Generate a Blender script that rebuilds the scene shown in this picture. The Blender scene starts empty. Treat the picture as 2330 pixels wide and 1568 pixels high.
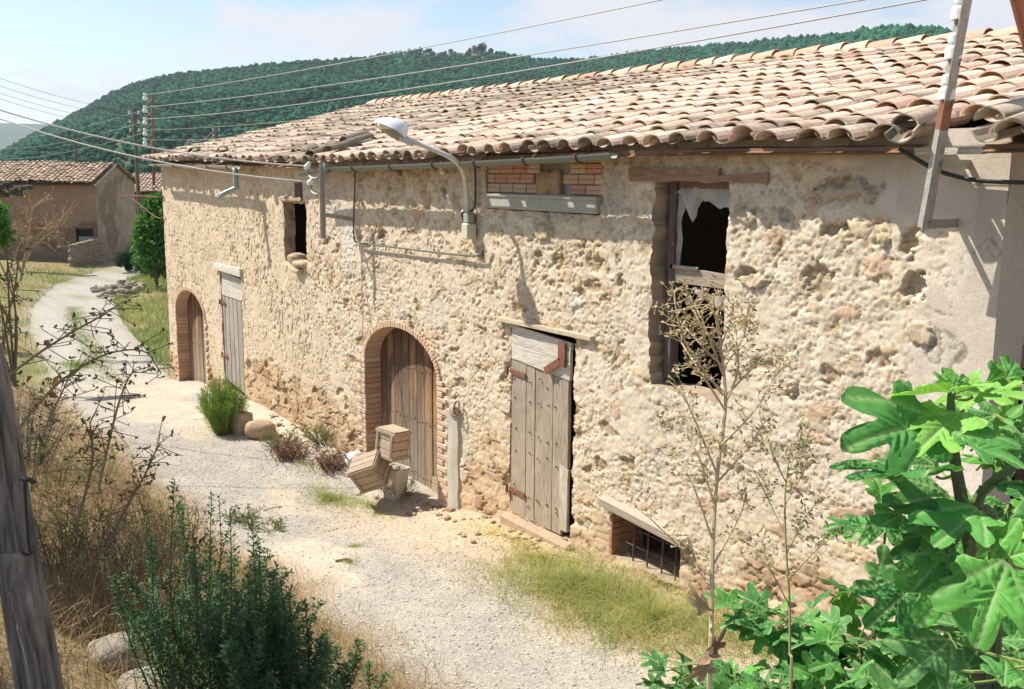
import bpy, math, random
import numpy as np
from mathutils import Vector, Matrix
R = math.radians
sc = bpy.context.scene
C = sc.collection

# ---------------------------------------------------------------- camera
TH, PITCH, ROLL = R(34.633), R(9.7), 0.0055
EYE = np.array([0.0, -5.8, 3.6])
FW = np.array([-math.cos(TH), math.sin(TH), 0.0])
RT = np.array([math.sin(TH), math.cos(TH), 0.0])
UPW = np.array([0, 0, 1.0])
F3 = FW * math.cos(PITCH) - UPW * math.sin(PITCH)
U3 = FW * math.sin(PITCH) + UPW * math.cos(PITCH)
RI = RT * math.cos(ROLL) + U3 * math.sin(ROLL)
UI = U3 * math.cos(ROLL) - RT * math.sin(ROLL)
cam_d = bpy.data.cameras.new('camera')
cam_d.sensor_width = 36.0; cam_d.lens = 35.0
cam_d.clip_start = 0.05; cam_d.clip_end = 20000
cam = bpy.data.objects.new('camera', cam_d); C.objects.link(cam)
M = Matrix.Identity(4)
for i in range(3):
    M[i][0] = RI[i]; M[i][1] = UI[i]; M[i][2] = -F3[i]; M[i][3] = EYE[i]
cam.matrix_world = M
sc.camera = cam

# ---------------------------------------------------------------- sky, sun, exposure
SUN_EL = R(51.0)
SUN_TO = np.array([-0.493, -0.391, 0.777])           # direction towards the sun
w = bpy.data.worlds.new('World'); sc.world = w; w.use_nodes = True
nt = w.node_tree; nt.nodes.clear()
def wn(t, **k):
    n = nt.nodes.new(t)
    for a, b in k.items(): setattr(n, a, b)
    return n
out = wn('ShaderNodeOutputWorld'); bg = wn('ShaderNodeBackground')
sky = wn('ShaderNodeTexSky', sky_type='NISHITA', sun_disc=False)
sky.sun_elevation = SUN_EL
sky.sun_rotation = math.atan2(SUN_TO[0], SUN_TO[1])
sky.air_density = 1.0; sky.dust_density = 0.7; sky.ozone_density = 1.6
bg.inputs[1].default_value = 0.095
tc = wn('ShaderNodeTexCoord'); sep = wn('ShaderNodeSeparateXYZ')
nt.links.new(tc.outputs['Generated'], sep.inputs[0])
def wmath(op, a, b=None, clamp=False):
    n = wn('ShaderNodeMath', operation=op); n.use_clamp = clamp
    for i, v in enumerate((a, b)):
        if v is None: continue
        if isinstance(v, (int, float)): n.inputs[i].default_value = v
        else: nt.links.new(v, n.inputs[i])
    return n.outputs[0]
zz = wmath('ADD', wmath('MAXIMUM', sep.outputs[2], 0.0), 0.17)
comb = wn('ShaderNodeCombineXYZ')
nt.links.new(wmath('DIVIDE', sep.outputs[0], zz), comb.inputs[0])
nt.links.new(wmath('DIVIDE', sep.outputs[1], zz), comb.inputs[1])
no = wn('ShaderNodeTexNoise'); no.inputs['Scale'].default_value = 1.75; no.inputs['Detail'].default_value = 9
no.inputs['Roughness'].default_value = 0.56; no.inputs['Distortion'].default_value = 0.25
mp = wn('ShaderNodeMapping'); mp.inputs['Location'].default_value = (2.1, 4.9, 3.3)
nt.links.new(comb.outputs[0], mp.inputs[0]); nt.links.new(mp.outputs[0], no.inputs[0])
# the cloud bank is thicker towards the north (right of the view) and thins out to the west
azb = wmath('SUBTRACT', wmath('MULTIPLY', sep.outputs[1], 0.28), 0.135)
cl = wmath('ADD', no.outputs[0], azb)
ramp = wn('ShaderNodeValToRGB')
ramp.color_ramp.elements[0].position = 0.44; ramp.color_ramp.elements[0].color = (0, 0, 0, 1)
ramp.color_ramp.elements[1].position = 0.60; ramp.color_ramp.elements[1].color = (1, 1, 1, 1)
nt.links.new(cl, ramp.inputs[0])
mix = wn('ShaderNodeMix', data_type='RGBA')
nt.links.new(wmath('MULTIPLY', ramp.outputs[0], 0.95), mix.inputs[0])
nt.links.new(sky.outputs[0], mix.inputs[6]); mix.inputs[7].default_value = (5.2, 5.1, 5.4, 1)
nt.links.new(mix.outputs[2], bg.inputs[0]); nt.links.new(bg.outputs[0], out.inputs[0])

sun_d = bpy.data.lights.new('sun', 'SUN'); sun_d.energy = 4.5; sun_d.angle = R(0.53)
sun_d.color = (1.0, 0.945, 0.85)
sun = bpy.data.objects.new('sun', sun_d); C.objects.link(sun)
sun.rotation_euler = Vector(-SUN_TO).to_track_quat('-Z', 'Y').to_euler()
sc.view_settings.view_transform = 'Standard'; sc.view_settings.look = 'None'
sc.view_settings.exposure = 0.82; sc.view_settings.gamma = 1.0
try:
    sc.cycles.max_bounces = 6; sc.cycles.diffuse_bounces = 3; sc.cycles.transparent_max_bounces = 8
    sc.cycles.volume_bounces = 0
except Exception: pass

# ---------------------------------------------------------------- survey helpers (image readings -> metres on a known plane)
FPX, CX, CY = 2265.0, 1165.0, 784.0
def ray(px, py):
    return RI * ((px - CX) / FPX) - UI * ((py - CY) / FPX) + F3
def onY(px, py, y=0.0):
    d = ray(px, py); return EYE + d * ((y - EYE[1]) / d[1])
def onX(px, py, x):
    d = ray(px, py); return EYE + d * ((x - EYE[0]) / d[0])
def onZ(px, py, z):
    d = ray(px, py); return EYE + d * ((z - EYE[2]) / d[2])
def at(px, py, depth):
    return EYE + ray(px, py) * depth

# ---------------------------------------------------------------- noise
def hsh(i, j, s):
    i = i.astype(np.int64); j = j.astype(np.int64)
    n = (i * 374761393 + j * 668265263 + s * 974634777) & 0xFFFFFFFF
    n = ((n ^ (n >> 13)) * 1274126177) & 0xFFFFFFFF
    n = ((n ^ (n >> 16)) * 2246822519) & 0xFFFFFFFF
    return ((n ^ (n >> 15)) & 0xFFFFFF) / 16777216.0
def vn(x, y, s=0):
    x = np.asarray(x, float); y = np.asarray(y, float)
    i = np.floor(x); j = np.floor(y); u = x - i; v = y - j
    u = u * u * u * (u * (u * 6 - 15) + 10); v = v * v * v * (v * (v * 6 - 15) + 10)
    a = hsh(i, j, s); b = hsh(i + 1, j, s); c = hsh(i, j + 1, s); d = hsh(i + 1, j + 1, s)
    return (a * (1 - u) + b * u) * (1 - v) + (c * (1 - u) + d * u) * v
def fbm(x, y, s=0, o=4, g=0.5):
    t = 0; a = 1; n = 0
    for k in range(o):
        t = t + a * vn(x * 2.03 ** k + 17.3 * k, y * 2.03 ** k - 9.1 * k, s + k); n += a; a *= g
    return t / n
def worley(x, y, s=0, jit=0.85):
    i = np.floor(x); j = np.floor(y)
    f1 = np.full(x.shape, 9.0); f2 = np.full(x.shape, 9.0); cid = np.zeros(x.shape); dx = np.zeros(x.shape); dy = np.zeros(x.shape)
    for a in (-1, 0, 1):
        for b in (-1, 0, 1):
            ci = i + a; cj = j + b
            px = ci + .5 + jit * (hsh(ci, cj, s) - .5); py = cj + .5 + jit * (hsh(ci, cj, s + 7) - .5)
            d = np.hypot(x - px, y - py)
            near = d < f1
            f2 = np.where(near, f1, np.minimum(f2, d))
            dx = np.where(near, x - px, dx); dy = np.where(near, y - py, dy)
            cid = np.where(near, hsh(ci, cj, s + 13), cid); f1 = np.where(near, d, f1)
    return f1, f2, cid, dx, dy
def ss(a, b, x):
    t = np.clip((x - a) / (b - a), 0, 1); return t * t * (3 - 2 * t)
def lerp(a, b, t): return a + (b - a) * t

# ---------------------------------------------------------------- materials
def material(name, rough=0.9, spec=0.3, nscale=0, namp=0.0, bump=0.0, bscale=60, color=None, trans=0.0, metal=0.0, voro=0, vamp=0.0, bdist=0.01, stretch=None):
    m = bpy.data.materials.new(name); m.use_nodes = True
    t = m.node_tree; t.nodes.clear(); L = t.links.new
    o = t.nodes.new('ShaderNodeOutputMaterial'); p = t.nodes.new('ShaderNodeBsdfPrincipled')
    p.inputs['Roughness'].default_value = rough; p.inputs['Specular IOR Level'].default_value = spec; p.inputs['Metallic'].default_value = metal
    if color is None:
        a = t.nodes.new('ShaderNodeAttribute'); a.attribute_name = 'col'; src = a.outputs[0]
    else:
        a = t.nodes.new('ShaderNodeRGB'); a.outputs[0].default_value = (*color, 1); src = a.outputs[0]
    co = t.nodes.new('ShaderNodeTexCoord'); cs = co.outputs['Object']
    if stretch:
        mpn = t.nodes.new('ShaderNodeMapping'); mpn.inputs['Scale'].default_value = stretch
        L(cs, mpn.inputs[0]); cs = mpn.outputs[0]
    if namp:
        n = t.nodes.new('ShaderNodeTexNoise'); n.inputs['Scale'].default_value = nscale; n.inputs['Detail'].default_value = 6
        n.inputs['Roughness'].default_value = 0.65
        L(cs, n.inputs[0])
        mr = t.nodes.new('ShaderNodeMapRange'); mr.inputs[1].default_value = 0.25; mr.inputs[2].default_value = 0.75
        mr.inputs[3].default_value = 1 - namp; mr.inputs[4].default_value = 1 + namp
        L(n.outputs[0], mr.inputs[0])
        mu = t.nodes.new('ShaderNodeVectorMath'); mu.operation = 'SCALE'
        L(src, mu.inputs[0]); L(mr.outputs[0], mu.inputs['Scale']); src = mu.outputs[0]
    if voro and vamp:
        v = t.nodes.new('ShaderNodeTexVoronoi'); v.inputs['Scale'].default_value = voro
        L(cs, v.inputs[0])
        sx = t.nodes.new('ShaderNodeSeparateXYZ'); L(v.outputs['Color'], sx.inputs[0])
        mr = t.nodes.new('ShaderNodeMapRange'); mr.inputs[3].default_value = 1 - vamp; mr.inputs[4].default_value = 1 + vamp
        L(sx.outputs[0], mr.inputs[0])
        mu = t.nodes.new('ShaderNodeVectorMath'); mu.operation = 'SCALE'
        L(src, mu.inputs[0]); L(mr.outputs[0], mu.inputs['Scale']); src = mu.outputs[0]
    L(src, p.inputs['Base Color'])
    if bump:
        n = t.nodes.new('ShaderNodeTexNoise'); n.inputs['Scale'].default_value = bscale; n.inputs['Detail'].default_value = 5
        L(cs, n.inputs[0]); h = n.outputs[0]
        if voro:
            v2 = t.nodes.new('ShaderNodeTexVoronoi'); v2.inputs['Scale'].default_value = voro; L(cs, v2.inputs[0])
            ad = t.nodes.new('ShaderNodeMath'); ad.operation = 'SUBTRACT'; L(h, ad.inputs[0]); L(v2.outputs['Distance'], ad.inputs[1]); h = ad.outputs[0]
        b = t.nodes.new('ShaderNodeBump'); b.inputs['Strength'].default_value = bump; b.inputs['Distance'].default_value = bdist
        L(h, b.inputs['Height']); L(b.outputs[0], p.inputs['Normal'])
    if trans:
        tr = t.nodes.new('ShaderNodeBsdfTranslucent'); mx = t.nodes.new('ShaderNodeMixShader'); mx.inputs[0].default_value = trans
        g = t.nodes.new('ShaderNodeVectorMath'); g.operation = 'MULTIPLY'; g.inputs[1].default_value = (1.15, 1.25, 0.7)
        L(src, g.inputs[0]); L(g.outputs[0], tr.inputs[0])
        L(p.outputs[0], mx.inputs[1]); L(tr.outputs[0], mx.inputs[2]); L(mx.outputs[0], o.inputs[0])
    else:
        L(p.outputs[0], o.inputs[0])
    return m
MT = dict(
    wall=material('mud_plaster', .95, .15, 90, .26, .8, 170, bdist=.004),
    plain=material('rough_paint', .85, .25, 18, .14, .25, 90, bdist=.004),
    tile=material('fired_clay', .9, .2, 30, .20, .35, 140, bdist=.004),
    brick=material('brick_clay', .9, .2, 38, .20, .4, 120, bdist=.004),
    wood=material('weathered_wood', .85, .2, 9, .50, .7, 14, bdist=.006, stretch=(9, 9, .8)),
    woodx=material('weathered_wood_level', .85, .2, 9, .46, .7, 14, bdist=.006, stretch=(.8, 9, 9)),
    ground=material('dusty_ground', .95, .1, 6, .11, .30, 60, bdist=.009, voro=70, vamp=.24),
    grass=material('grass_blade', .8, .2, trans=.3),
    leaf=material('leaf', .68, .25, 30, .12, .15, 90, trans=.28, bdist=.003),
    dryleaf=material('dry_stalk', .85, .2, trans=.15),
    forest=material('forest_leaf', .9, .1, 1.3, .30, 1.0, 1.9, bdist=.5),
    stone=material('field_stone', .92, .2, 14, .25, .6, 40, bdist=.015),
    metal=material('grey_metal', .45, .5, 25, .2, .1, 80, metal=.35, bdist=.002),
    rust=material('rusty_iron', .8, .3, 22, .35, .4, 70, bdist=.003),
    ceramic=material('white_glaze', .38, .45, 12, .06),
    cable=material('cable_sheath', .6, .4),
    dark=material('dark_interior', 1, 0, color=(.012, .011, .010)),
    cloth=material('torn_plastic', .7, .3, 20, .12, .3, 40, trans=.3),
    lamp=material('lamp_enamel', .3, .5, 14, .1),
    bark=material('bark', .95, .15, 16, .3, .7, 45, bdist=.01),
    post=material('cracked_post', .95, .15, 15, .85, 1.0, 20, bdist=.025, stretch=(2.6, 2.6, .16)),
)

# ---------------------------------------------------------------- mesh building
class Geo:
    """collects pieces; build() links them as ONE mesh object"""
    def __init__(s): s.V = []; s.F = {}; s.K = []; s.n = 0
    def add(s, V, F, col=(.5, .5, .5)):
        V = np.asarray(V, float).reshape(-1, 3); col = np.asarray(col, float)
        if col.ndim == 1: col = np.tile(col, (len(V), 1))
        if isinstance(F, np.ndarray): F = [F]
        elif len(F) and isinstance(F[0], (list, tuple)):
            by = {}
            for f in F: by.setdefault(len(f), []).append(f)
            F = [np.array(q) for q in by.values()]
        for f in F:
            if len(f): s.F.setdefault(f.shape[1], []).append(f + s.n)
        s.V.append(V); s.K.append(col); s.n += len(V)
    def build(s, name, mat, parent=None, smooth=False, origin=None):
        V = np.concatenate(s.V); K = np.concatenate(s.K)
        if origin is not None: V = V - np.asarray(origin, float)
        me = bpy.data.meshes.new(name)
        groups = [np.concatenate(f) for f in s.F.values()]
        nl = sum(g.size for g in groups); nf = sum(len(g) for g in groups)
        me.vertices.add(len(V)); me.vertices.foreach_set('co', V.astype(np.float32).ravel())
        me.loops.add(nl); me.loops.foreach_set('vertex_index', np.concatenate([g.ravel() for g in groups]).astype(np.int32))
        tot = np.concatenate([np.full(len(g), g.shape[1]) for g in groups]); st = np.concatenate([[0], np.cumsum(tot)[:-1]])
        me.polygons.add(nf); me.polygons.foreach_set('loop_start', st.astype(np.int32))
        try: me.polygons.foreach_set('loop_total', tot.astype(np.int32))
        except Exception: pass
        me.polygons.foreach_set('use_smooth', np.full(nf, bool(smooth)))
        a = me.color_attributes.new('col', 'FLOAT_COLOR', 'POINT')
        a.data.foreach_set('color', np.hstack([K, np.ones((len(K), 1))]).astype(np.float32).ravel())
        me.update(calc_edges=True); me.validate()
        me.materials.append(MT[mat] if isinstance(mat, str) else mat)
        o = bpy.data.objects.new(name, me); C.objects.link(o)
        if origin is not None: o.location = origin
        if parent is not None:
            o.parent = parent
            if origin is None: o.location = -Vector(world_loc(parent))
            else: o.location = Vector(origin) - Vector(world_loc(parent))
        return o
def world_loc(o):
    v = Vector(o.location)
    while o.parent: o = o.parent; v = v + Vector(o.location)
    return v
def thing(name, label, cat, loc, group=None):
    o = bpy.data.objects.new(name, None); C.objects.link(o); o.location = [float(q) for q in loc]; o.empty_display_size = .2
    return tag(o, label, cat, group)
def tag(o, label, cat=None, group=None, kind=None):
    o['label'] = label
    if cat: o['category'] = cat
    if group: o['group'] = group
    if kind: o['kind'] = kind
    return o
def rotm(rx=0, ry=0, rz=0):
    return np.array((Matrix.Rotation(rz, 3, 'Z') @ Matrix.Rotation(ry, 3, 'Y') @ Matrix.Rotation(rx, 3, 'X')))
def box(g, c, size, col, rot=None, bev=0.0):
    x, y, z = [q / 2 for q in size]
    if bev <= 0:
        V = np.array([(a * x, b * y, d * z) for a in (-1, 1) for b in (-1, 1) for d in (-1, 1)])
        F = [(0, 1, 3, 2), (4, 6, 7, 5), (0, 4, 5, 1), (2, 3, 7, 6), (0, 2, 6, 4), (1, 5, 7, 3)]
    else:
        b = min(bev, x * .45, y * .45, z * .45); V = []; F = []
        for sx in (-1, 1):
            for sy in (-1, 1):
                for sz in (-1, 1):
                    V += [(sx * x, sy * (y - b), sz * (z - b)), (sx * (x - b), sy * y, sz * (z - b)), (sx * (x - b), sy * (y - b), sz * z)]
        V = np.array(V); idx = lambda sx, sy, sz, k: ((sx * 2 + sy) * 2 + sz) * 3 + k
        for a in (0, 1):
            F.append([idx(a, 0, 0, 0), idx(a, 0, 1, 0), idx(a, 1, 1, 0), idx(a, 1, 0, 0)])
            F.append([idx(0, a, 0, 1), idx(1, a, 0, 1), idx(1, a, 1, 1), idx(0, a, 1, 1)])
            F.append([idx(0, 0, a, 2), idx(0, 1, a, 2), idx(1, 1, a, 2), idx(1, 0, a, 2)])
            for c2 in (0, 1):
                F.append([idx(0, a, c2, 1), idx(1, a, c2, 1), idx(1, a, c2, 2), idx(0, a, c2, 2)])
                F.append([idx(a, 0, c2, 0), idx(a, 1, c2, 0), idx(a, 1, c2, 2), idx(a, 0, c2, 2)])
                F.append([idx(a, c2, 0, 0), idx(a, c2, 1, 0), idx(a, c2, 1, 1), idx(a, c2, 0, 1)])
                for d2 in (0, 1): F.append([idx(a, c2, d2, 0), idx(a, c2, d2, 1), idx(a, c2, d2, 2)])
    if rot is not None: V = V @ np.asarray(rot).T
    g.add(V + np.asarray(c), F, col)
def tube(g, pts, rad, col, n=6, cap=True):
    P = np.asarray(pts, float); m = len(P)
    rad = np.full(m, rad) if np.isscalar(rad) else np.asarray(rad, float)
    T = np.gradient(P, axis=0); T /= np.linalg.norm(T, axis=1)[:, None] + 1e-12
    up = np.array([0, 0, 1.0]) if abs(T[0, 2]) < .9 else np.array([1.0, 0, 0])
    A = np.zeros_like(P); a = np.cross(T[0], up); a /= np.linalg.norm(a)
    for k in range(m):
        a = a - T[k] * a.dot(T[k]); a /= np.linalg.norm(a) + 1e-12; A[k] = a
    B = np.cross(T, A); ph = np.linspace(0, 2 * math.pi, n, endpoint=False)
    V = P[:, None] + rad[:, None, None] * (A[:, None] * np.cos(ph)[None, :, None] + B[:, None] * np.sin(ph)[None, :, None])
    i = np.arange(m - 1)[:, None] * n; j = np.arange(n)[None]; j2 = (j + 1) % n
    F = [np.stack([i + j, i + j2, i + n + j2, i + n + j], -1).reshape(-1, 4)]
    if cap: F += [np.arange(n)[None, ::-1], (np.arange(n) + (m - 1) * n)[None]]
    c = np.asarray(col, float)
    if c.ndim == 2 and len(c) == m: c = np.repeat(c, n, 0)
    g.add(V.reshape(-1, 3), F, c)
def lathe(g, prof, c, col, n=16, rot=None):
    """prof: list of (radius, z)"""
    prof = np.asarray(prof, float); ph = np.linspace(0, 2 * math.pi, n, endpoint=False); m = len(prof)
    V = np.stack([prof[:, 0][:, None] * np.cos(ph), prof[:, 0][:, None] * np.sin(ph), np.repeat(prof[:, 1][:, None], n, 1)], -1).reshape(-1, 3)
    i = np.arange(m - 1)[:, None] * n; j = np.arange(n)[None]; j2 = (j + 1) % n
    F = [np.stack([i + j, i + j2, i + n + j2, i + n + j], -1).reshape(-1, 4), np.arange(n)[None, ::-1], (np.arange(n) + (m - 1) * n)[None]]
    if rot is not None: V = V @ np.asarray(rot).T
    g.add(V + np.asarray(c), F, col)
def spline(pts, n=24):
    P = np.asarray(pts, float); m = len(P)
    Q = np.vstack([2 * P[0] - P[1], P, 2 * P[-1] - P[-2]]); o = []
    for t in np.linspace(0, m - 1 - 1e-9, n):
        k = int(t); u = t - k; a, b, c, d = Q[k:k + 4]
        o.append(.5 * (2 * b + (c - a) * u + (2 * a - 5 * b + 4 * c - d) * u * u + (3 * b - a - 3 * c + d) * u ** 3))
    return np.array(o)
def sag(a, b, s, n=40):
    t = np.linspace(0, 1, n)[:, None]; P = np.asarray(a) * (1 - t) + np.asarray(b) * t
    P[:, 2] -= 4 * s * (t * (1 - t))[:, 0]; return P
def ico(sub=1):
    import bmesh
    b = bmesh.new(); bmesh.ops.create_icosphere(b, subdivisions=sub, radius=1.0)
    b.verts.ensure_lookup_table()
    V = np.array([v.co[:] for v in b.verts]); F = np.array([[v.index for v in f.verts] for f in b.faces]); b.free(); return V, F
ICO = {k: ico(k) for k in (1, 2, 3, 4)}
def rock(g, c, size, col, seed=0, sub=3, rot=None, cube=.5, amp=.12):
    V, F = ICO[sub]; V = V.copy()
    V = np.sign(V) * np.abs(V) ** max(.12, 1 - cube * .6); V /= np.abs(V).max()
    rs = np.random.RandomState(seed); o = rs.rand(3) * 50
    n = fbm(V[:, 0] * 1.3 + o[0], V[:, 1] * 1.3 + V[:, 2] * 1.7 + o[1], seed, 4) - .5
    V = V * (1 + 2 * amp * n)[:, None] * np.asarray(size) / 2
    if rot is not None: V = V @ np.asarray(rot).T
    k = np.asarray(col) * (1 + .5 * n)[:, None]
    g.add(V + np.asarray(c), F, k)
def leaves(g, P, D, N, ln, wd, col, fold=.25):
    """many small pointed leaves: two quads folded on the midrib. P base, D direction, N normal (arrays)"""
    P = np.asarray(P, float); k = len(P)
    D = D / (np.linalg.norm(D, axis=1)[:, None] + 1e-9); S = np.cross(D, N); S /= np.linalg.norm(S, axis=1)[:, None] + 1e-9
    N = np.cross(S, D); ln = np.broadcast_to(np.asarray(ln, float), (k,))[:, None]; wd = np.broadcast_to(np.asarray(wd, float), (k,))[:, None]
    b = P; t = P + D * ln; l = P + D * ln * .45 - S * wd / 2 + N * wd * fold; r = P + D * ln * .45 + S * wd / 2 + N * wd * fold
    V = np.stack([b, r, t, l], 1).reshape(-1, 3); i = np.arange(k)[:, None] * 4
    F = np.concatenate([i + np.array([[0, 1, 2]]), i + np.array([[0, 2, 3]])])
    g.add(V, F, np.repeat(np.broadcast_to(np.asarray(col, float), (k, 3)), 4, 0))
def blades(g, P, H, lean, wd, col, tipcol=None, segs=3, rs=np.random):
    """grass blades: curved tapering strips. P base (n,3), H height (n,), lean (n,2) tip offset"""
    n = len(P); ang = rs.rand(n) * math.pi; S = np.stack([np.cos(ang), np.sin(ang), np.zeros(n)], 1)
    rows = []; kk = []
    tipcol = col if tipcol is None else tipcol
    for j in range(segs + 1):
        t = j / segs
        q = P + np.stack([lean[:, 0] * t ** 1.8, lean[:, 1] * t ** 1.8, H * (t - .25 * t * t * np.hypot(lean[:, 0], lean[:, 1]) / (H + 1e-6))], 1)
        ww = (np.broadcast_to(wd, (n,)) * (1 - .85 * t) * .5)[:, None]
        rows += [q - S * ww, q + S * ww]; kk += [col * (1 - t) + tipcol * t] * 2
    V = np.stack(rows, 1).reshape(-1, 3); K = np.stack(kk, 1).reshape(-1, 3); m = 2 * (segs + 1)
    i = np.arange(n)[:, None] * m
    F = np.concatenate([i + np.array([[2 * j, 2 * j + 1, 2 * j + 3, 2 * j + 2]]) for j in range(segs)])
    g.add(V, F, K)
def grid_faces(nx, nz):
    i = np.arange(nx - 1)[:, None] * nz + np.arange(nz - 1)[None]
    return np.stack([i, i + nz, i + nz + 1, i + 1], -1).reshape(-1, 4)

# ---------------------------------------------------------------- ground shape
def zlane(x): return np.interp(x, [-90, -55, -45, -30, -21, -18.6, -16, -12, -9.9, -8.6, -7.5, -6, -4.5, -3, 3],
                               [-1.3, -.95, -.95, -.9, -.80, -.55, -.34, -.36, -.37, -.12, -.04, .03, .15, .25, .35])
def lane_c(x): return np.interp(x, [-75, -60, -52, -47, -44, -37, -31, -25, -21, 5], [30, 15, 7.8, 4.9, 3.3, 1.2, .1, -.6, -1.1, -1.1])
def lane_w(x): return np.interp(x, [-52, -37, -31, -25, -21, -18, 5], [1.5, 1.3, 1.3, 1.2, 1.15, 1.3, 1.35])
def gz(x, y):
    x = np.asarray(x, float); y = np.asarray(y, float)
    yl = lane_c(x) - lane_w(x) - .15
    d = yl - y
    steep = np.interp(x, [-60, -35, -22, -12, -5, 2], [.02, .10, .30, .56, .60, .56])
    top = np.interp(x, [-60, -30, -16, -6, 4], [.2, .7, 1.5, 1.95, 1.9])
    rise = np.where(d > 0, np.minimum(d * steep * ss(-.1, .7, d), top + .05 * np.maximum(d - 3, 0)), 0)
    yr = lane_c(x) + lane_w(x)
    e = np.where(x < -21.3, np.maximum(y - yr, 0), 0)
    rise2 = .16 * ss(0, 1.6, e) + .02 * np.minimum(e, 20)
    foot = .10 * ss(-.5, .05, y) * ss(-6, -12, x) * (x > -21)
    return zlane(x) + rise + rise2 + foot - .02 * ss(-2, -1.1, y) * ss(-.2, -1.1, y) + (fbm(x * .8, y * .8, 5, 3) - .5) * .09 + (fbm(x * 6, y * 6, 9, 2) - .5) * .018
def stretch(a, b, step, lo, hi, g=1.12):
    m = list(np.arange(a, b + 1e-6, step)); s = step; q = m[-1]
    while q < hi: s *= g; q += s; m.append(q)
    s = step; q = m[0]
    while q > lo: s *= g; q -= s; m.insert(0, q)
    return np.array(m)
gx = stretch(-24, .5, .07, -230, 230); gy = stretch(-6.6, .6, .06, -230, 230)
X, Y = np.meshgrid(gx, gy, indexing='ij'); x = X.ravel(); y = Y.ravel(); z = gz(x, y)
far = np.hypot(x, y); z = z - ss(60, 200, far) * 6
lc = lane_c(x); lw = lane_w(x); inl = ss(lw + .35, lw - .25, np.abs(y - lc) + (fbm(x * 1.5, y * 1.5, 3) - .5) * .8)
inl = np.where(x > -21.2, np.where(y > lc, 1, inl), inl)
n1 = fbm(x * .7, y * .7, 21); n2 = fbm(x * 3, y * 3, 22)
pale = np.array([.445, .38, .29]); gravel = np.array([.35, .32, .27]); red = np.array([.49, .355, .24]); earth = np.array([.235, .165, .10]); olive = np.array([.20, .19, .085])
grav = ss(.40, .56, fbm(x * .45 + 3, y * .9, 31) + .12 * ss(-9, -6, x) - .10 * ss(-13, -17, x))
col = lerp(pale, gravel, grav[:, None]); col = lerp(col, np.array([.345, .32, .28]), (ss(-19.5, -24, x + (n1 - .5) * 4) * .85)[:, None])
nearwall = ss(-1.55, -.55, y + (n1 - .5) * 1.5) * ss(-11.2, -9.2, x) * ss(-3.5, -5, x)
col = lerp(col, red, (nearwall * .85)[:, None])
straw = np.array([.52, .39, .17]); stm = ss(.0, 1, 1 - np.hypot((x + 8.1) / 1.3, (y + .25) / .33)) * (x > -9.9)
col = lerp(col, straw, (stm * .8)[:, None])
ruts = np.exp(-((np.abs(y - lc) - .62) / .22) ** 2) * ss(-22, -25, x)
col = lerp(col, gravel * 1.12, (ruts * .6)[:, None])
mid = np.exp(-((y - lc) / .25) ** 2) * ss(-22, -27, x) * ss(.42, .6, n1)
col = lerp(col, olive * 1.2, (mid * .7)[:, None])
bank = lerp(earth, np.array([.30, .22, .12]), n2[:, None])
bank = np.where((x < -21)[:, None], lerp(bank, olive * 1.1, (ss(.35, .6, n1))[:, None]), bank)
col = lerp(bank, col, inl[:, None]) * (.86 + .28 * n2)[:, None]
g = Geo(); g.add(np.stack([x, y, z], 1), grid_faces(len(gx), len(gy)), col)
ground = g.build('ground', 'ground', smooth=True); ground['kind'] = 'structure'

# ---------------------------------------------------------------- hills
SIL = np.array([(-900, 330), (-400, 335), (0, 352), (100, 298), (150, 274), (200, 247), (260, 212), (330, 188), (400, 172), (520, 160), (640, 147), (760, 140), (850, 131),
                (940, 116), (1000, 118), (1060, 117), (1130, 121), (1220, 137), (1330, 139), (1380, 133), (1450, 121), (1600, 109), (1760, 97), (1900, 86), (2050, 67), (2120, 70),
                (2180, 84), (2260, 98), (2400, 98), (2700, 140), (3200, 200)])
def az_el(px, py):
    d = ray(px, py); return math.atan2(d.dot(RT), d.dot(FW)), math.atan2(d[2], math.hypot(d[0], d[1]))
AE = np.array([az_el(*p) for p in SIL])
def ridge_R(az): return 690 - 190 * ss(.12, .40, az) + 60 * np.sin(az * 7)
def hill_h(az, r):
    el = np.interp(az, AE[:, 0], AE[:, 1]); Rr = ridge_R(az); H = Rr * np.tan(el)
    t = np.clip((r - 170) / (Rr - 170), 0, 1)
    h = r * np.tan(el) * (.35 * t + .65 * t ** .55)
    h = np.where(r > Rr, H * (1 - .8 * ss(0, 500, r - Rr)), h)
    xx = az * 480; gul = (fbm(xx / 60 + 5, r / 260, 41, 3) - .5)
    h = h + gul * 24 * np.minimum(H / 60, 1) * np.sin(np.pi * np.clip(t, 0, 1) ** .7) ** 2 - 7 * ss(300, 120, r)
    return h
az = np.concatenate([np.linspace(-math.pi, -.85, 60, endpoint=False), np.linspace(-.85, .85, 420), np.linspace(.85, math.pi, 60)[1:]])
rr = np.concatenate([np.linspace(130, 900, 110), np.linspace(930, 1600, 14)])
A, RR = np.meshgrid(az, rr, indexing='ij'); a = A.ravel(); r = RR.ravel()
hz = hill_h(a, r) + 3.0; hz = np.where(np.abs(a) > 1.2, np.minimum(hz, 8 + 30 * fbm(a * 3, r / 400, 3)), hz) - 6 * ss(1000, 1600, r)
dirs = np.cos(a)[:, None] * FW + np.sin(a)[:, None] * RT
V = dirs * r[:, None]; V[:, 1] += EYE[1]; V[:, 2] = hz
bare = ss(.62, .76, fbm(a * 30, r / 45, 44)) * .6
top_bare = np.exp(-((a - az_el(1030, 110)[0]) / .085) ** 2) * ss(.90, .985, r / ridge_R(a)) * (r < ridge_R(a) * 1.1)
k = lerp(np.array([.024, .070, .036]), np.array([.17, .15, .09]), np.clip(bare * .45 + top_bare, 0, 1)[:, None])
g = Geo(); g.add(V, grid_faces(len(az), len(rr)), k)
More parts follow.
